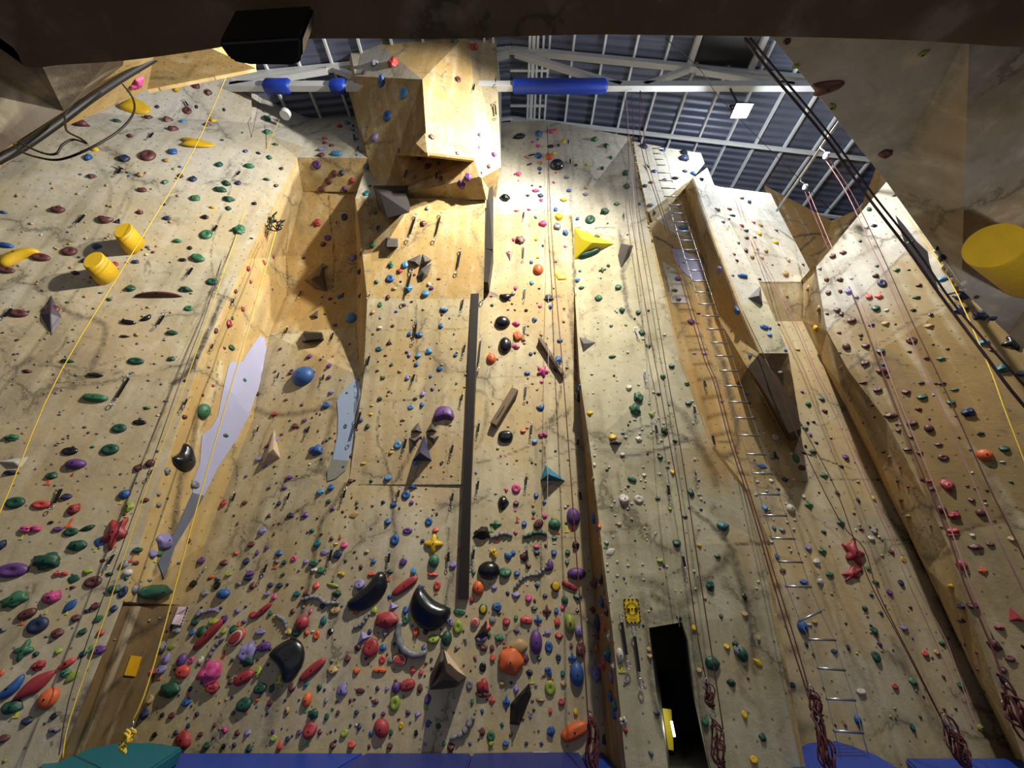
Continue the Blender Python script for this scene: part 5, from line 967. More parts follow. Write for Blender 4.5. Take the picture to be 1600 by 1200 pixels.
for k, it in enumerate(big):
    area, i, x, y, w_, h_, c, s, a, (m_, ow, n, h, sc) = it
    me = SH[s][i % len(SH[s])].copy() if False else SH[s][i % len(SH[s])]
    o = bpy.data.objects.new('climbing_hold', me); col.objects.link(o)
    if not me.materials: me.materials.append(HM['e'])
    o.material_slots[0].link = 'OBJECT'; o.material_slots[0].material = HM[c]
    o.matrix_world = m_; HOBJ[i] = o.name
    size = 'large' if max(w_, h_) > 30 else ('medium' if max(w_, h_) > 15 else 'small')
    base = '%s %s %s' % (size, HC[c][1], SN[s])
    nb = sorted([t for t in big if t[1] != i and (t[2]-x)**2+(t[3]-y)**2 < 70**2], key=lambda t: (t[2]-x)**2+(t[3]-y)**2)[:4]
    def rel(t):
        dx = x-t[2]; dy = y-t[3]
        return ('above' if dy < 0 else 'below') if abs(dy) > abs(dx) else ('right of' if dx > 0 else 'left of')
    zone = 'on the '+ZN[ow]
    cands = [zone+', '+where(x, y)]
    for t in nb: cands.append(where(x, y)+', '+rel(t)+' a '+HC[t[6]][1]+' one')
    for t in nb: cands.append(where(x, y, 1)+', '+rel(t)+' a '+HC[t[6]][1]+' one')
    cands += [where(x, y, 1), where(x, y), where(x, y, 2), where(x, y, 3)]
    lb = unique(base, cands) or (base+' '+zone)
    tag(o, lb, 'climbing hold', 'climbing holds on the '+ZN[ow])
    if max(w_, h_) > 10 and s not in 'itlaY':
        b = bpy.data.objects.new('bolt', bolt_me); col.objects.link(b)
        if not bolt_me.materials: bolt_me.materials.append(boltm)
        top = .55 if s in 'joupBc' else .6
        # sit on the actual surface of the mesh
        zt = max((v.co.z for v in me.vertices if math.hypot(v.co.x, v.co.y-(-.12 if s == 'B' else 0)) < .2), default=.5)
        b.parent = o; br = min(.009/ max(1e-4, m_.to_scale().x), .22)
        b.location = (0, -.12 if s == 'B' else 0, zt+.0); b.scale = (br, br*m_.to_scale().x/max(1e-4, m_.to_scale().y), .08)
# cut-fruit holds: a coloured face and a stone set into the hold
FRUIT = [(891,974,[('o',.80,.25),('y',.62,.3),('m',.28,.5)],'dark-skinned oval hold with a yellow-green face and brown stone'), (371,997,[('w',.86,.22),('r',.72,.3)],'melon-slice hold with pale rim and red face'),
 (625,1031,[('w',.86,.22),('s',.72,.3)],'fig-like oval hold with white rim and red face'), (743,972,[('w',.84,.22),('s',.66,.3)],'round hold with white rim and red face'), (868,917,[('y',.6,.3)],'maroon angular hold with a yellow patch'),
 (755,952,[('y',.62,.3)],'dark green oval hold with yellow-green rim'), (634,969,[('k',.5,.3)],'dark green ring hold with a black centre')]
for fx, fy, lay, lb in FRUIT:
    cand = [t for t in items[:LIMIT] if (t[2]-fx)**2+(t[3]-fy)**2 < 9**2]
    if not cand: continue
    t = min(cand, key=lambda t: (t[2]-fx)**2+(t[3]-fy)**2); host = bpy.data.objects.get(HOBJ[t[1]])
    for c in [x_ for x_ in host.children]: bpy.data.objects.remove(c, do_unlink=True)
    zt = .25
    for cc, sc_, z_ in lay:
        o = bpy.data.objects.new('fruit_face' if sc_ > .4 else 'fruit_stone', SH['r'][0]); col.objects.link(o); o.parent = host; o.scale = (sc_, sc_, .35); o.location = (0, 0, z_+.22)
        if not SH['r'][0].materials: SH['r'][0].materials.append(HM['e'])
        o.material_slots[0].link = 'OBJECT'; o.material_slots[0].material = HM[cc]
    host['label'] = unique(lb, [where(fx, fy), where(fx, fy, 1)]) or lb
# everything smaller is one object
vs = []; fs = []; mi = []; ck = list(HC)
LOW = {}
for k, it in enumerate(small):
    area, i, x, y, w_, h_, c, s, a, (m_, ow, n, h, sc) = it
    me = SH[s][i % len(SH[s])]
    if me.name not in LOW:
        LOW[me.name] = ([v.co.copy() for v in me.vertices], [tuple(p.vertices) for p in me.polygons])
    V_, F_ = LOW[me.name]; b0 = len(vs); vs += [m_@v for v in V_]; fs += [tuple(q+b0 for q in f) for f in F_]; mi += [ck.index(c)]*len(F_)
# pale worn footholds scattered over the pillar and corner walls
rr = random.Random(11); V_, F_ = I1
regions = [(925,1050,480,980,60,'w'),(950,1100,620,930,45,'w'),(1290,1400,640,1150,30,'t'),(1330,1560,480,1150,45,'m'),(20,300,260,520,70,'t'),(20,260,520,760,60,'e'),(580,735,480,840,60,'t'),(420,560,560,900,40,'m'),(760,890,450,820,50,'t'),(60,280,760,1000,30,'e'),(1180,1260,640,960,30,'w'),(260,560,900,1160,60,'n'),(560,900,960,1160,60,'m')]
for x0, x1, y0, y1, cnt, c in regions:
    for k in range(cnt):
        x = rr.uniform(x0, x1); y = rr.uniform(y0, y1); r = place_matrix(x, y, rr.uniform(3, 6), rr.uniform(2.5, 4.5), 0)
        if r is None: continue
        cc = rr.choice([c, c, rr.choice('wtegmnb')]); m_ = r[0]; b0 = len(vs); vs += [m_@Vector((v.x*(1+.3*nz(v, 2, k)), v.y, max(v.z, -.05)*.8)) for v in V_]; fs += [tuple(q+b0 for q in f) for f in F_]; mi += [ck.index(cc)]*len(F_)
me = mesh('small_holds', vs, fs, True)
for c in ck: me.materials.append(HM[c])
me.polygons.foreach_set('material_index', mi)
o = link('small_climbing_holds', me); tag(o, 'scatter of small climbing holds and footholds in many colours over all the walls', 'climbing holds', kind='stuff')
print('holds', len(items), 'big', len(big), 'smallest area', big[-1][0])
# ------------------------------------------------------------------ wall volumes
def off(x, y, hgt):
    """point seen at an image position, standing hgt metres off the wall"""
    h, n, ow, d = cast(x, y); r = (h-CAM).normalized(); t = hgt/max(.2, abs(n.dot(r))); return h-r*t
def volume(name, base_, apex, mat, label, faces=None, cat='wall volume', group=None, bevel=.006, sink=.03):
    """solid: base corners on the wall, raised corners off it; convex hull of the two"""
    pts = []
    for b in base_:
        h, n, ow, d = cast(b[0], b[1]); pts.append(h-n*sink*0); pts.append(h-n*sink)
    pts += [off(*a) for a in apex]
    c = sum(pts, Vector())/len(pts); bm = bmesh.new(); vs = [bm.verts.new(p-c) for p in pts]
    bmesh.ops.convex_hull(bm, input=vs); bmesh.ops.dissolve_limit(bm, angle_limit=.06, verts=bm.verts, edges=bm.edges)
    for v in [v for v in bm.verts if not v.link_faces]: bm.verts.remove(v)
    bmesh.ops.bevel(bm, geom=bm.edges[:], offset=bevel, segments=2, affect='EDGES')
    o = link(name, bm_mesh(name, bm), mat, loc=c); return tag(o, label, cat, group)
yl = mat_basic('yellow_paint', 'cdbb1c', .5, noise_amt=.1); gd = mat_basic('purple_grey_paint', '45435c', .35, noise_amt=.2); pw = mat_basic('pale_ply', 'c2ab90', .6, noise_amt=.15, scale=5)
volume('wall_volume', [(897,355),(960,381),(903,404),(897,406)], [(909,373,.22),(926,379,.2)], yl, 'bright yellow wedge volume on the pillar edge with a green hold below')
volume('wall_volume', [(970,380),(1019,380),(985,397),(970,420),(965,400)], [(984,384,.16)], M['grey_wood'], 'dark grey wedge standing in for the top panel underside right of the yellow wedge')  # wedge stands in for the dark recessed underside of the top panel
volume('wall_volume', [(852,726),(884,752),(844,751)], [(857,741,.2)], mat_basic('blue_teal_paint', '2a6f8e', .45), 'blue triangular volume with pink holds low right of the channel')
o = volume('wall_volume', [(663,679),(644,720),(675,720)], [(656,707,.28)], gd, 'largest purple-grey pyramid volume below the small petal volumes')
for i, (t_, ap, lb) in enumerate([([(642,673),(654,659),(660,676),(643,676)], (650,672,.1), 'grey petal volume upper left above the big pyramid'), ([(665,675),(675,658),(683,675)], (675,670,.1), 'grey petal volume upper right above the big pyramid'),
   ([(638,684),(660,680),(648,697)], (648,689,.1), 'grey petal volume lower left beside the big pyramid tip'), ([(665,679),(687,681),(678,696)], (677,685,.1), 'grey petal volume lower right beside the big pyramid tip')]):
    volume('wall_volume', t_, [ap], M['grey_wood'], lb, group='petal volumes')
for t_, ap, lb in [([(636,407),(658,397),(656,416)], (648,409,.14), 'left dark wedge of the volume trio near the top of the centre wall'), ([(656,417),(660,396),(675,406)], (664,409,.14), 'right dark wedge of the volume trio near the top of the centre wall'), ([(650,434),(656,419),(675,411),(668,432),(659,441)], (662,426,.12), 'lower grey block of the volume trio near the top of the centre wall')]:
    volume('wall_volume', t_, [ap], M['grey_wood'], lb, group='trio of wedges')
volume('wall_volume', [(475,517),(503,519),(506,530),(471,534)], [(474,520,.16),(503,521,.16),(504,529,.14),(478,532,.14)], M['dark_wood'], 'dark grey plywood box volume on the left back wall')
volume('wall_volume', [(583,290),(636,290),(641,318),(630,330),(606,334),(590,322)], [(592,300,.42),(632,298,.42),(640,332,.45),(605,341,.45)], mat_basic('black_brown_paint', '1a1310', .6, noise_amt=.3, scale=5), 'black-brown faceted volume under the prow')
volume('wall_volume', [(603,371),(622,372),(622,384),(601,384)], [(605,373,.14),(621,374,.14),(621,386,.14),(604,386,.14)], M['grey_wood'], 'small dark grey box volume below the black faceted one')
volume('wall_volume', [(475,438),(505,410),(511,456),(492,452)], [(486,436,.25),(500,430,.2)], M['brown_wood'], 'brown faceted volume high in the left back wall')
volume('wall_volume', [(482,495),(497,484),(497,497)], [(493,493,.08)], M['grey_wood'], 'small grey pyramid volume above the plywood box')
volume('wall_volume', [(428,670),(438,716),(410,727)], [(419,708,.16),(427,702,.16)], pw, 'pale pinkish tall wedge volume low on the left back wall')
volume('wall_volume', [(789,393),(803,392),(797,409)], [(797,397,.07)], mat_basic('pink_grey_paint', 'a98a8c', .5), 'small pinkish triangle volume right of the channel')
volume('wall_volume', [(905,526),(932,535),(911,551)], [(912,537,.07)], M['grey_wood'], 'flat grey triangle volume on the left edge of the pillar')
volume('wall_volume', [(848,468),(858,458),(867,468)], [(858,466,.07)], M['grey_wood'], 'small grey triangle volume with a dark blue hold')
volume('wall_volume', [(951,694),(961,686),(972,694)], [(962,691,.08)], M['dark_wood'], 'tiny dark outlined triangle volume on the pillar')
volume('wall_volume', [(1168,466),(1188,446),(1197,466),(1192,478)], [(1186,462,.12)], M['grey_wood'], 'grey pointed volume on the buttress face')
volume('wall_volume', [(80,460),(97,497),(81,526),(62,491)], [(79,490,.1)], mat_basic('plum_grey_paint', '4a3f4a', .5, noise_amt=.2), 'plum-grey diamond volume on the left wall')
volume('wall_volume', [(-6,721),(46,713),(33,732)], [(22,722,.06)], mat_basic('white_grey_paint', 'b9b6b0', .5), 'pale grey triangle volume at the left picture edge')
volume('wall_volume', [(745,830),(752,822),(762,823),(767,841),(737,841)], [(750,830,.1),(759,830,.1)], M['black'], 'black trapezoid volume right of the steel channel')
volume('wall_volume', [(740,998),(760,968),(764,990),(756,1001)], [(756,986,.1)], M['dark_wood'], 'dark brown slab volume above the stacked holds')
volume('wall_volume', [(797,1100),(827,1067),(831,1085),(818,1118),(812,1134),(796,1132)], [(806,1100,.1),(822,1080,.1),(806,1125,.1)], M['black'], 'black angular volume with an orange disc low on the wall')
volume('wall_volume', [(690,1012),(729,1059),(712,1074),(690,1077),(671,1078)], [(697,1050,.34),(716,1066,.3),(690,1064,.34)], M['dark_wood'], 'dark open-faced box volume low on the centre wall')
o = volume('wall_volume', [(691,1010),(700,1030),(690,1062),(672,1076),(672,1055)], [(688,1034,.3)], M['grey_wood'], 'grey slatted left flank of the box volume low on the centre wall')
o = volume('wall_volume', [(693,1012),(729,1058),(700,1046)], [(700,1040,.2)], pw, 'pale plywood lid piece of the box volume low on the centre wall')
volume('wall_volume', [(1187,552),(1232,552),(1168,575),(1236,690),(1247,684)], [(1240,600,.16),(1252,671,.34),(1233,678,.36),(1186,600,.16)], M['bark'], 'big mottled dark brown wedge volume on the buttress')
for (pa, pb, w_, lb) in [((843,530), (879,586), 6, 'left-leaning wooden bar volume right of the channel'), ((805,609), (771,665), 11, 'right-leaning grooved wooden bar volume right of the channel')]:
    a = off(pa[0], pa[1], .05); b = off(pb[0], pb[1], .05); s_ = proj(a)[2]/FPX; n = cast(*pa)[1]
    mb = MB(); mb.bar(a, b, w_*s_, .12, up=n); o = mb.build('bar_volume', M['brown_wood'], loc=(a+b)/2); tag(o, lb, 'wall volume')
    o.modifiers.new('b', 'BEVEL').width = .01
    mb = MB(); n2 = n*.064; mb.bar(a.lerp(b, .5)+n2, a.lerp(b, .85)+n2, .012, .01, up=n); g = mb.build('groove', M['black'], loc=(a+b)/2); g.parent = o; g.location = (0, 0, 0)
# big yellow cylinder hold on the overhead wall
B_, nB, _o, _d = cast(1612, 428); A_ = off(1552, 384, .62); r_ = 34*proj(A_)[2]/FPX; t = empty('climbing_hold', B_); tag(t, 'very large yellow cylinder hold on the overhead wall at the right picture edge', 'climbing hold')
mb = MB(); d_ = (B_-A_).normalized(); mb.tube([A_-B_, A_-B_+d_*.03, d_*.12], r_, 40, rs=[r_*.97, r_, r_*1.3]); mb.build('body', HM['y'], t)
# ------------------------------------------------------------------ signs
def sheet(pxs, mat, name, label, cat):
    o = overlay(name, pxs, mat, .014, .004, 60); return tag(o, label, cat)
def bil(q, u, v):
    a = Vector(q[0]).lerp(Vector(q[1]), u); b = Vector(q[3]).lerp(Vector(q[2]), u); return a.lerp(b, v)
def mark(q, shapes, mat, parent, name='marking', lift=.021):
    mb = MB()
    for sh in shapes:
        P = []
        for u, v in sh:
            p = bil(q, u, v); h = cast(p.x, p.y); P.append(h[0]+h[1]*lift)
        mb.add(P, [tuple(range(len(P)))])
    o = mb.build(name, mat); o.parent = parent; return o
def rect(u0, v0, u1, v1): return [(u0, v0), (u1, v0), (u1, v1), (u0, v1)]
def circ(cu, cv, ru, rv, n=14): return [(cu+ru*math.cos(6.283*k/n), cv+rv*math.sin(6.283*k/n)) for k in range(n)]
def ringm(cu, cv, ru, rv, t=.8, n=20):
    out = []
    for k in range(n):
        a, b = 6.283*k/n, 6.283*(k+1)/n
        out.append([(cu+ru*math.cos(a), cv+rv*math.sin(a)), (cu+ru*math.cos(b), cv+rv*math.sin(b)), (cu+ru*t*math.cos(b), cv+rv*t*math.sin(b)), (cu+ru*t*math.cos(a), cv+rv*t*math.sin(a))])
    return out
def dashes(n, w_=.09, h_=.06):
    out = []
    for k in range(n):
        f = (k+.15)/n; g = (k+.7)/n
        out += [rect(f, 0, g, h_), rect(f, 1-h_, g, 1)]
    for k in range(n+2):
        f = (k+.15)/(n+2); g = (k+.7)/(n+2)
        out += [rect(0, f, w_, g), rect(1-w_, f, 1, g)]
    return out
q = [(973,936),(997,936),(1001,973),(978,974)]
o = sheet(q, M['yellow_sign'], 'warning_sign', 'yellow warning sign with black dashed border on the pillar above the doorway', 'sign')
mark(q, dashes(4)+ringm(.5, .42, .38, .27, .88)+[circ(.27, .42, .09, .05), circ(.5, .42, .07, .04), circ(.74, .42, .09, .05), rect(.18, .47, .36, .53), rect(.65, .47, .83, .53), rect(.2, .8, .8, .82), rect(.25, .86, .75, .88)], M['ink'], o)
q = [(277,948),(297,948),(286,977),(266,975)]
o = sheet(q, M['paper'], 'paper_notice', 'pinkish white notice with black and yellow dashed edge low on the left', 'sign')
mark(q, dashes(4, .1, .08), M['ink'], o)
mark(q, [rect(.15, .14, .5, .2), rect(.15, .28, .42, .4), rect(.15, .5, .42, .6)], M['redink'], o)
mark(q, [rect(.2, .68, .5, .74), rect(.2, .82, .45, .9)], M['ink'], o)
q = [(203,1024),(220,1026),(210,1057),(192,1055)]
o = sheet(q, M['amber'], 'amber_sheet', 'plain amber sheet stuck on the brown alcove at lower left', 'sign')
# ------------------------------------------------------------------ ladder of thin wires and metal rungs
LD = [(1049,326,22),(1052,334,22),(1055,347,22),(1059,361,22),(1067,375.5,22),(1072,390,23),(1077,406,23),(1082,422.5,23.5),(1092,439,24),(1098,456.5,24.5),(1104,475,25),(1110,493.5,25.5),(1117,514,25.5),(1123,535,25.5),(1130,556,26),(1137,579,27),(1146,603,27),(1154,628,27.5),(1163,653,28.5),(1171,680,29),(1181,709.5,29.5),(1192,739.5,30.5),(1201,772,31),(1212,805,32),(1222,841,33),(1234,878,35),(1247,916,37)]
t = empty('wire_ladder', pt(1150, 640, 5.3)); tag(t, 'hanging wire ladder with thin metal rungs in the right-hand recess', 'ladder')
L0 = t.location.copy()
def LY(y): return 5.5-.3*(y-326)/870
rungs = [((x-w_/2, y), (x+w_/2, y)) for x, y, w_ in []]
rdat = [(1028,232,17),(1030,240,17),(1033,249,18),(1036,258,18),(1037,270,19),(1040,282,20),(1044,294,20),(1048,307,20)]
for x, y, w_ in rdat: rungs.append(((x-w_/2, y), (x+w_/2, y)))
kk = [(334,1049,1070),(603,1133,1159),(772,1186,1217),(916,1229,1266),(1046,1279,1320),(1192,1316,1361)]
def lerpx(y, j):
    for a, b in zip(kk[:-1], kk[1:]):
        if y <= b[0]: break
    return a[j]+(b[j]-a[j])*(y-a[0])/(b[0]-a[0])
for y in [320,333,347,361,375.5,390,406,422.5,439,456.5,475,493.5,514,535,556,579,603,628,653,680,709.5,739.5,772,805,841,877.5,916]: rungs.append(((lerpx(y, 1), y), (lerpx(y, 2), y+1)))
rungs += [((1250,970),(1282,955)), ((1265,999),(1304,1000)), ((1279,1044),(1319,1047)), ((1293,1092),(1335,1094)), ((1304,1142),(1347,1145)), ((1316,1191),(1361,1194))]
for a, b in rungs:
    A_ = pt(a[0], a[1], LY(a[1])); B_ = pt(b[0], b[1], LY(a[1])); e = (B_-A_).normalized()*.012
    mb = MB(); mb.tube([A_-e-L0, B_+e-L0], .0135, 8); mb.build('rung', M['steel'], t, smooth=True)
for j in (0, 1):
    P = [pt(r_[j][0], r_[j][1], LY(r_[j][1]))-L0 for r_ in rungs]; mb = MB(); mb.tube(P, .0045, 5); mb.build('side_wire', M['steel'], t, smooth=True)
# ------------------------------------------------------------------ ropes
def rope(pxs, mt, r, label, knot=None, group='climbing ropes'):
    P = [pt(*p) for p in pxs]; t = empty('climbing_rope', P[-1]); tag(t, label, 'rope', group)
    mb = MB(); mb.tube([p-P[-1] for p in smooth_path(P, 4)], r, 6); mb.build('strand', M[mt], t, smooth=True)
    if knot:
        x, y, Y, s = knot; c = pt(x, y, Y); mb = MB(); rr = random.Random(int(x))
        for k in range(6):
            pts = []; ph = rr.uniform(0, 6.28); rx = rr.uniform(.03, .09)*s; rz = rr.uniform(.08, .2)*s; oy = rr.uniform(-.04, .04)
            for q_ in range(17):
                a = 6.283*q_/16; pts.append(c+Vector((rx*math.cos(a)*math.cos(ph)+.02*math.sin(3*a), oy+rx*math.cos(a)*math.sin(ph), rz*math.sin(a)-.05*s*k*.5))-P[-1])
            mb.tube(pts, r*1.15, 6)
        mb.build('rope_coil', M[mt], t, smooth=True)
        mb = MB(); ring = [c+Vector((.025*math.cos(a), 0, .05*math.sin(a)+.12*s))-P[-1] for a in [6.283*k/12 for k in range(13)]]; mb.tube(ring, .006, 6); mb.build('carabiner', M['steel'], t, smooth=True)
    return t
rope([(355,116,3.4),(300,240,4.0),(215,382,4.15),(95,580,4.0),(15,765,3.9),(-80,985,3.8)], 'rope_yellow', .006, 'pale yellow rope crossing the left wall past the yellow cylinders')
rope([(437,186,5.0),(410,250,4.95),(358,400,4.9),(290,598,4.8),(230,760,4.75),(165,960,4.7),(110,1120,4.6),(98,1185,4.6)], 'rope_yellow', .005, 'thin pale rope down the right edge of the left wall')
rope([(431,362,5.0),(422,395,4.95),(325,730,4.8),(240,1040,4.7),(205,1130,4.7)], 'rope_yellow', .0075, 'bright yellow rope down the left recess', (198,1150,4.7,.5))
rope([(405,150,5.0),(395,205,4.95),(340,430,4.9),(280,600,4.85),(210,800,4.8),(120,1050,4.75),(92,1180,4.7)], 'rope_dark', .004, 'thin dark cord along the left arete')
rope([(855,195,5.6),(860,330,5.55),(866,420,5.5),(881,600,5.4),(895,790,5.3),(903,900,5.2),(912,1020,5.1),(920,1140,5.0)], 'rope_red', .0075, 'dark rope hanging down the wall right of the channel', (925,1150,5.0,1.0))
rope([(849,195,5.6),(855,330,5.55),(857,480,5.5),(856,700,5.5),(855,860,5.5)], 'rope_white', .004, 'faint pale rope beside the dark one right of the channel')
rope([(975,146,4.64),(983,250,4.9),(981,300,5.0),(1012,500,4.85),(1030,600,4.8),(1046,690,4.75),(1062,782,4.7),(1077,900,4.7),(1091,1000,4.65),(1106,1075,4.6)], 'rope_red', .006, 'left dark red rope on the pillar ending in a red knot', (1108,1082,4.6,.5))
rope([(987,146,4.64),(995,300,5.0),(1020,450,4.88),(1045,600,4.8),(1065,710,4.75),(1092,890,4.7),(1112,1020,4.65),(1130,1140,4.6)], 'rope_red', .006, 'right dark red rope on the pillar with a red gear bundle', (1120,1150,4.6,1.1))
rope([(978,146,4.64),(990,300,5.0),(1005,450,4.88),(1017,600,4.85),(1030,750,4.8),(1050,900,4.8),(1062,980,4.8)], 'rope_white', .004, 'faint pale rope on the pillar left of the red ones')
rope([(1000,142,4.64),(1002,230,5.2),(1032,330,5.2),(1050,392,5.2),(1065,442,5.2),(1075,477,5.2),(1100,560,5.15),(1116,600,5.1),(1140,690,5.0),(1165,765,4.9),(1185,830,4.85),(1205,900,4.8),(1235,1000,4.75),(1262,1085,4.7),(1278,1145,4.65)], 'rope_red', .0075, 'dark red rope down the pillar right edge beside the ladder', (1283,1150,4.65,1.2))
rope([(1001,142,4.64),(1010,240,5.2),(1036,330,5.2),(1070,442,5.2),(1105,560,5.15),(1121,600,5.1),(1145,690,5.0),(1170,765,4.9),(1190,830,4.85),(1211,900,4.8),(1242,1000,4.75),(1267,1087,4.7)], 'rope_red', .0065, 'second dark red rope close beside the ladder', (1273,1095,4.7,.6))
rope([(1160,485,5.2),(1215,600,5.2),(1242,672,5.2),(1310,810,5.1),(1350,857,5.1),(1372,925,5.0),(1430,1040,5.0),(1480,1140,5.0)], 'rope_red', .006, 'dark red rope crossing the corner wall above the red stars', (1490,1150,5.0,1.0))
rope([(1195,560,5.2),(1257,672,5.2),(1307,767,5.15),(1355,900,5.1),(1407,1000,5.05),(1477,1135,5.0)], 'rope_red', .006, 'dark red rope running to the gear pile on the corner wall', (1497,1160,5.0,.8))
rope([(1145,300,5.5),(1170,370,5.5),(1237,500,5.45),(1267,570,5.4),(1300,637,5.35),(1325,695,5.3),(1360,775,5.25),(1397,855,5.2),(1415,900,5.15),(1465,1010,5.1),(1497,1085,5.05),(1520,1140,5.0)], 'rope_pink', .006, 'dusty rope down the middle of the corner wall')
rope([(1150,300,5.5),(1176,372,5.5),(1243,502,5.45),(1272,572,5.4),(1306,637,5.35),(1331,695,5.3),(1366,775,5.25),(1403,855,5.2),(1440,930,5.15),(1478,1000,5.1),(1508,1085,5.05),(1530,1145,5.0)], 'rope_pink', .005, 'thin second rope down the middle of the corner wall')
rope([(1258,300,5.1),(1299,400,4.9),(1330,455,4.75),(1360,532,4.6),(1385,597,4.5),(1417,680,4.4),(1465,797,4.3),(1490,860,4.25),(1507,912,4.2),(1545,1000,4.15),(1572,1075,4.1)], 'rope_red', .008, 'dark red rope from the lower roof pulley down the right wall', (1580,1095,4.1,1.0))
rope([(1264,300,5.1),(1305,398,4.9),(1345,470,4.75),(1395,600,4.5),(1427,680,4.4),(1475,797,4.3),(1516,912,4.2),(1553,1000,4.15)], 'rope_pink', .006, 'paler rope from the lower roof pulley down the right wall')
rope([(1290,250,3.95),(1322,300,3.95),(1362,385,3.9),(1380,422,3.85),(1412,500,3.8),(1437,560,3.75),(1477,650,3.7),(1520,750,3.65),(1560,842,3.6),(1610,945,3.6)], 'rope_pink', .006, 'dusty pink rope from the upper roof pulley down the right wall')
rope([(1297,250,3.95),(1330,300,3.95),(1372,385,3.9),(1424,500,3.8),(1463,580,3.75),(1500,660,3.7),(1545,760,3.65),(1590,850,3.6),(1620,920,3.6)], 'rope_red', .0055, 'dark red rope from the upper roof pulley down the right wall')
rope([(1165,60,1.4),(1200,108,1.8),(1290,215,2.5),(1350,300,2.8),(1415,385,3.0),(1472,465,3.1),(1537,552,3.1),(1580,610,3.1),(1640,680,3.1)], 'rope_dark', .012, 'thick purplish rope crossing in front of the right wall')
rope([(1172,60,1.5),(1215,112,1.9),(1300,215,2.55),(1365,305,2.85),(1430,388,3.05),(1485,468,3.15),(1550,545,3.15),(1625,630,3.15)], 'rope_dark', .010, 'second thick purplish rope crossing in front of the right wall')
rope([(1412,330,3.9),(1480,430,3.8),(1540,560,3.6),(1570,640,3.5),(1620,770,3.45)], 'rope_yellow', .006, 'yellow rope in front of the right wall')
rope([(1040,60,1.8),(1095,110,2.6),(1140,170,3.6),(1300,330,5.0)], 'rope_dark', .004, 'thin dark cord crossing the roof towards the right wall')
# red gear bundles and coils keep the rope name; tail of gear at the pillar foot
# ------------------------------------------------------------------ tube under the roof with two pulleys
a = pt(1325, 170, 3.45); b = pt(1217, 337, 5.4); b = Vector((a.x, b.y, a.z)); mb = MB(); mb.tube([a-Vector((0, .8, 0)), b], .025, 10); tag(mb.build('scaffold_tube', M['steel'], smooth=True), 'thin steel tube under the roof carrying two white pulleys', 'tube')
for x, y, Y, lb in ((1291,243,3.9,'upper white pulley hanging under the roof at right'), (1258,292,5.0,'lower white pulley hanging under the roof at right')):
    c = pt(x, y, Y); t = empty('rope_pulley', c); tag(t, lb, 'pulley', 'roof pulleys')
    mb = MB(); mb.tube([Vector((-.02, 0, 0)), Vector((.02, 0, 0))], .055, 14); mb.build('wheel', mat_basic('white_plastic', 'd8d8d4', .4), t, smooth=False)
    mb = MB(); mb.tube([Vector((0, 0, .05)), Vector((.02, 0, .12)), Vector((-.02, 0, .19)), Vector((.0, 0, .26))], .012, 8); mb.build('hanger', M['steel'], t, smooth=True)
# drum anchor at the top of the left wall, dark foliage-like tangle below
c = pt(446, 178, 5.05); t = empty('rope_drum', c); tag(t, 'white round rope drum at the top of the left wall', 'pulley')
mb = MB(); mb.tube([Vector((0, 0, -.07)), Vector((0, 0, .07))], .11, 20); mb.build('drum', M['steel_white'], t)
mb = MB(); mb.tube([Vector((.05, 0, .0)), Vector((.0, 0, .25)), Vector((-.1, .1, .5))], .01, 6); mb.build('strap', M['black'], t, smooth=True)
c = off(427, 350, .12); t = empty('rope_anchor', c); tag(t, 'dark tangled rope anchor at the top of the left recess', 'anchor'); rr = random.Random(3); mb = MB()
for k in range(16):
    p = Vector((rr.uniform(-.1, .1), rr.uniform(-.05, .05), rr.uniform(-.2, .22))); mb.tube(smooth_path([p, p+Vector((rr.uniform(-.1, .1), rr.uniform(-.06, .06), rr.uniform(-.12, .12))), p+Vector((rr.uniform(-.12, .12), 0, rr.uniform(-.14, .1)))], 4), .012, 6)
mb.build('webbing', mat_basic('dark_green_webbing', '1e2620', .8), t, smooth=True)
# ------------------------------------------------------------------ quickdraws
QD = '''182 258 196 266;165 268 0 0;296 168 288 156;240 206 232 217;190 260 182 274;134 333 117 352;376 266 369 275;340 350 332 364;302 416 291 433;258 490 243 512;20 479 2 500;205 584 175 633;366 465 363 477;334 536 329 548;294 621 286 637;241 730 233 745;98 759 80 795;180 862 165 888;320 888 312 900;368 767 361 788;
471 452 466 466;450 510 444 524;521 518 516 534;537 455 534 468;527 344 524 352;436 580 432 594;506 583 503 597;404 664 400 678;484 663 478 680;565 390 561 402;578 458 575 466;591 350 588 362;650 335 637 376;689 333 678 377;720 389 713 427;724 465 720 488;644 420 630 475;651 501 646 535;727 536 723 555;578 553 572 576;648 582 643 600;565 638 553 680;723 613 720 630;635 682 630 706;708 692 704 713;
540 762 535 783;624 762 621 781;708 767 706 787;453 767 447 785;519 854 513 883;609 860 606 885;701 858 700 884;418 877 410 900;756 450 753 472;751 527 746 580;749 658 746 680;748 748 745 770;741 854 738 880;819 330 817 343;818 384 817 407;820 450 819 470;820 507 819 523;822 601 820 625;831 661 829 684;823 741 821 763;905 764 909 786;904 683 902 700;822 855 825 880;974 333 975 342;993 511 998 527;1007 580 1010 598;
1024 661 1028 682;1043 754 1047 779;1066 864 1072 892;1084 632 1088 650;1100 592 1104 608;1113 677 1118 700;1086 735 1089 748;1010 256 1015 264;1209 702 1215 721;1075 295 1080 300;818 222 818 226;888 217 888 226;891 247 891 258;552 208 555 222;636 262 630 282;683 266 681 283;742 130 739 143;777 110 774 135;773 160 776 185;560 228 558 236;970 960 982 1044;990 981 1002 1072'''
qn = 0; qt = []
proto = None
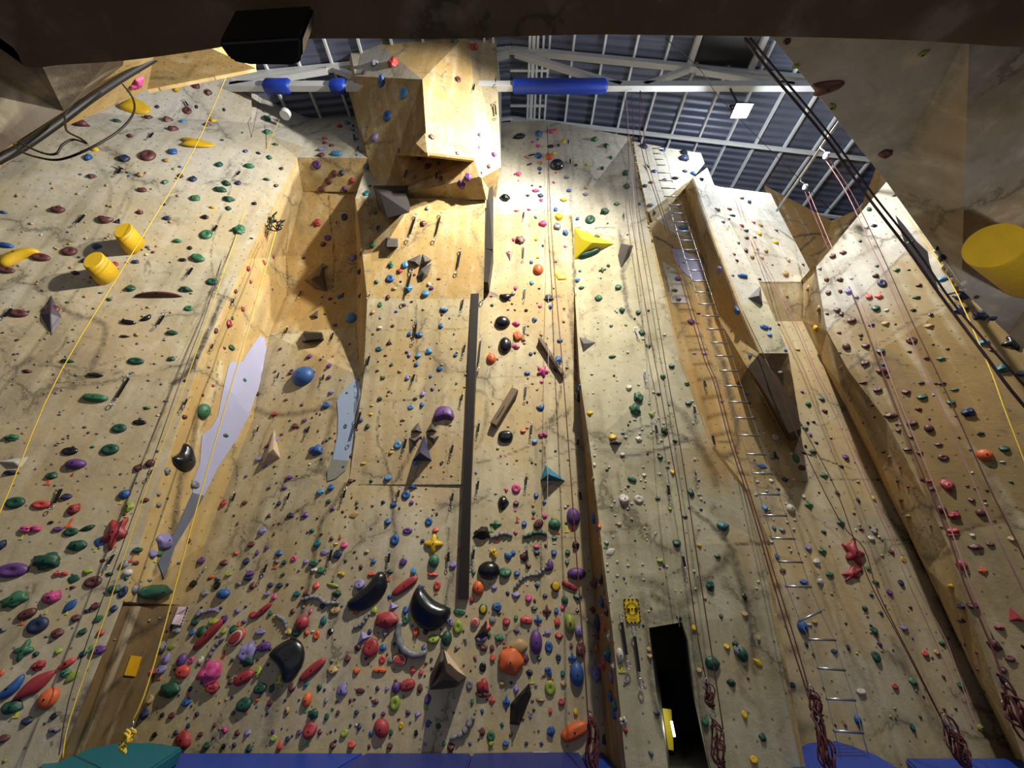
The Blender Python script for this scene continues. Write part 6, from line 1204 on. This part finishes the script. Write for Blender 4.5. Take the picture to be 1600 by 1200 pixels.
def qd_mesh():
    mb = MB(); mb.box((0, .012, -.5), .16, .05, .66); sling = mesh('sling', mb.v, mb.f)
    mb = MB(); mb.tube([Vector((.11*math.cos(a), 0, .17*math.sin(a))) for a in [6.283*k/12 for k in range(13)]], .03, 6); car = mesh('carabiner', mb.v, mb.f, True); return sling, car
sling_me, car_me = qd_mesh(); sling_me.materials.append(M['black']); car_me.materials.append(M['steel'])
for q_ in QD.replace('\n', '').split(';'):
    x1, y1, x2, y2 = map(float, q_.split())
    if x2 == 0: continue
    if y1 > y2: x1, y1, x2, y2 = x2, y2, x1, y1
    A_ = off(x1, y1, .04); B_ = off(x2, y2, .04); d = (B_-A_); L_ = d.length
    if L_ > .9 or L_ < .03: d = d*min(1, .9/L_); L_ = d.length
    t = empty('quickdraw', A_)
    z = -d.normalized(); n = cast(x1, y1)[1]; xx = z.cross(n)
    if xx.length < .01: xx = Vector((1, 0, 0))
    xx.normalize(); yy = z.cross(xx); R_ = Matrix((xx, yy, z)).transposed().to_4x4(); t.matrix_world = Matrix.Translation(A_)@R_
    for nm, me_, zz, sc in (('sling', sling_me, 0, (min(.22, L_)*.9, .2, L_*.92)), ('carabiner', car_me, -L_*.06, None), ('carabiner', car_me, -L_*.95, None)):
        o = bpy.data.objects.new(nm, me_); col.objects.link(o); o.parent = t
        if sc: o.scale = sc; o.location = (0, 0, 0)
        else: k_ = min(.28, max(.16, L_*.45)); o.scale = (k_, k_, k_); o.location = (0, -.005, zz)
    ow = cast(x1, y1)[2]; 
    size = 'long' if L_ > .4 else 'short'
    base = '%s black quickdraw' % size
    lb = unique(base, ['hanging '+where(x1, y1, k)+e for k in (0, 1, 2, 3) for e in ('', ' on the '+ZN[ow])]) or base+' on the '+ZN[ow]
    tag(t, lb, 'quickdraw', 'quickdraws on the '+ZN[ow])
# ------------------------------------------------------------------ coloured tape marks under holds
TP = {'y': ('yellow', mat_basic('yellow_tape', 'd6d23a', .6)), 'O': ('orange', mat_basic('orange_tape', 'e0622a', .6)), 'r': ('red', mat_basic('red_tape', 'b03028', .6)), 'g': ('green', mat_basic('green_tape', '4cab4a', .6)), 'w': ('white', mat_basic('white_tape', 'cfcfc6', .6)), 'P': ('pink', mat_basic('pink_tape', 'd85a98', .6))}
TM = '''114 741 r 3 10;76 753 O 8 8;35 839 y 4 7;110 817 O 8 12;189 785 y 3 10;197 805 y 3 11;207 872 O 6 10;150 859 y 3 7;243 875 y 3 6;73 956 y 3 6;35 972 O 6 6;105 957 y 3 7;142 1013 g 8 8;103 1051 g 10 9;27 1115 y 8 8;295 1084 O 6 8;319 1077 y 10 6;251 1056 O 5 8;278 1057 g 9 6;373 974 O 6 6;354 1010 y 4 8;350 1022 r 5 8;386 1109 O 6 8;326 1030 r 6 8;347 1147 y 3 6;
437 1061 y 8 9;477 1107 g 7 7;529 1037 y 4 8;586 953 y 6 10;608 903 O 5 8;682 923 O 5 10;664 1008 O 3 5;645 969 y 5 6;481 1158 g 8 8;531 839 r 4 10;532 858 y 3 8;430 885 O 7 5;682 835 g 6 8;722 881 g 4 10;753 847 y 6 5;768 827 g 6 7;777 844 r 4 7;709 1085 g 6 9;667 1104 g 6 7;758 1015 g 4 4;790 1007 O 6 6;
808 812 r 5 10;833 806 r 5 8;838 827 r 6 8;872 830 r 5 7;885 826 y 6 10;894 825 r 5 8;805 795 p 4 8;866 845 w 5 7;839 868 y 3 5;920 822 O 4 8;938 846 y 5 8;946 853 g 6 5;831 1062 y 6 8;861 1056 O 7 8;894 1037 O 8 4;900 1070 y 3 5;843 973 O 4 6;871 976 O 5 5;861 1147 O 5 5;971 1044 y 10 9;853 877 y 3 5;824 910 w 4 6;895 1062 y 3 5;1005 0 x 0 0'''
for q_ in TM.replace('\n', '').split(';'):
    t_ = q_.split(); x, y, c, w_, h_ = float(t_[0]), float(t_[1]), t_[2], float(t_[3]), float(t_[4])
    if c not in TP: c = 'P' if c == 'p' else None
    if c is None: continue
    mb = MB(); r = place_matrix(x, y, w_, h_, 0, 1); m_ = r[0]; n = r[2]
    for (x0, y0, x1, y1) in ((-.3, -.7, .3, 1), (-1, -1, 1, -.6)):
        P = [m_@Vector((u, v, 0))+n*z_ for z_ in (.002, .008) for u, v in ((x0, y0), (x1, y0), (x1, y1), (x0, y1))]
        mb.add(P, [(0, 3, 2, 1), (4, 5, 6, 7), (0, 1, 5, 4), (1, 2, 6, 5), (2, 3, 7, 6), (3, 0, 4, 7)])
    o = mb.build('tape_mark', TP[c][1], loc=r[3])
    nb = sorted(big, key=lambda t: (t[2]-x)**2+(t[3]-y)**2)[0]
    base = 'small %s tape mark' % TP[c][0]
    lb = unique(base, ['below a '+HC[nb[6]][1]+' '+SN[nb[7]], ' '.join(['below a '+HC[nb[6]][1]+' '+SN[nb[7]]+',', where(x, y)]), where(x, y), where(x, y, 1), where(x, y, 2)]) or base
    tag(o, ' '.join(lb.split()), 'tape mark', 'route tape marks')

for o in bpy.data.objects:
    if 'label' in o.keys(): o['label'] = o['label'].replace(' a olive', ' an olive').replace(' a orange', ' an orange')
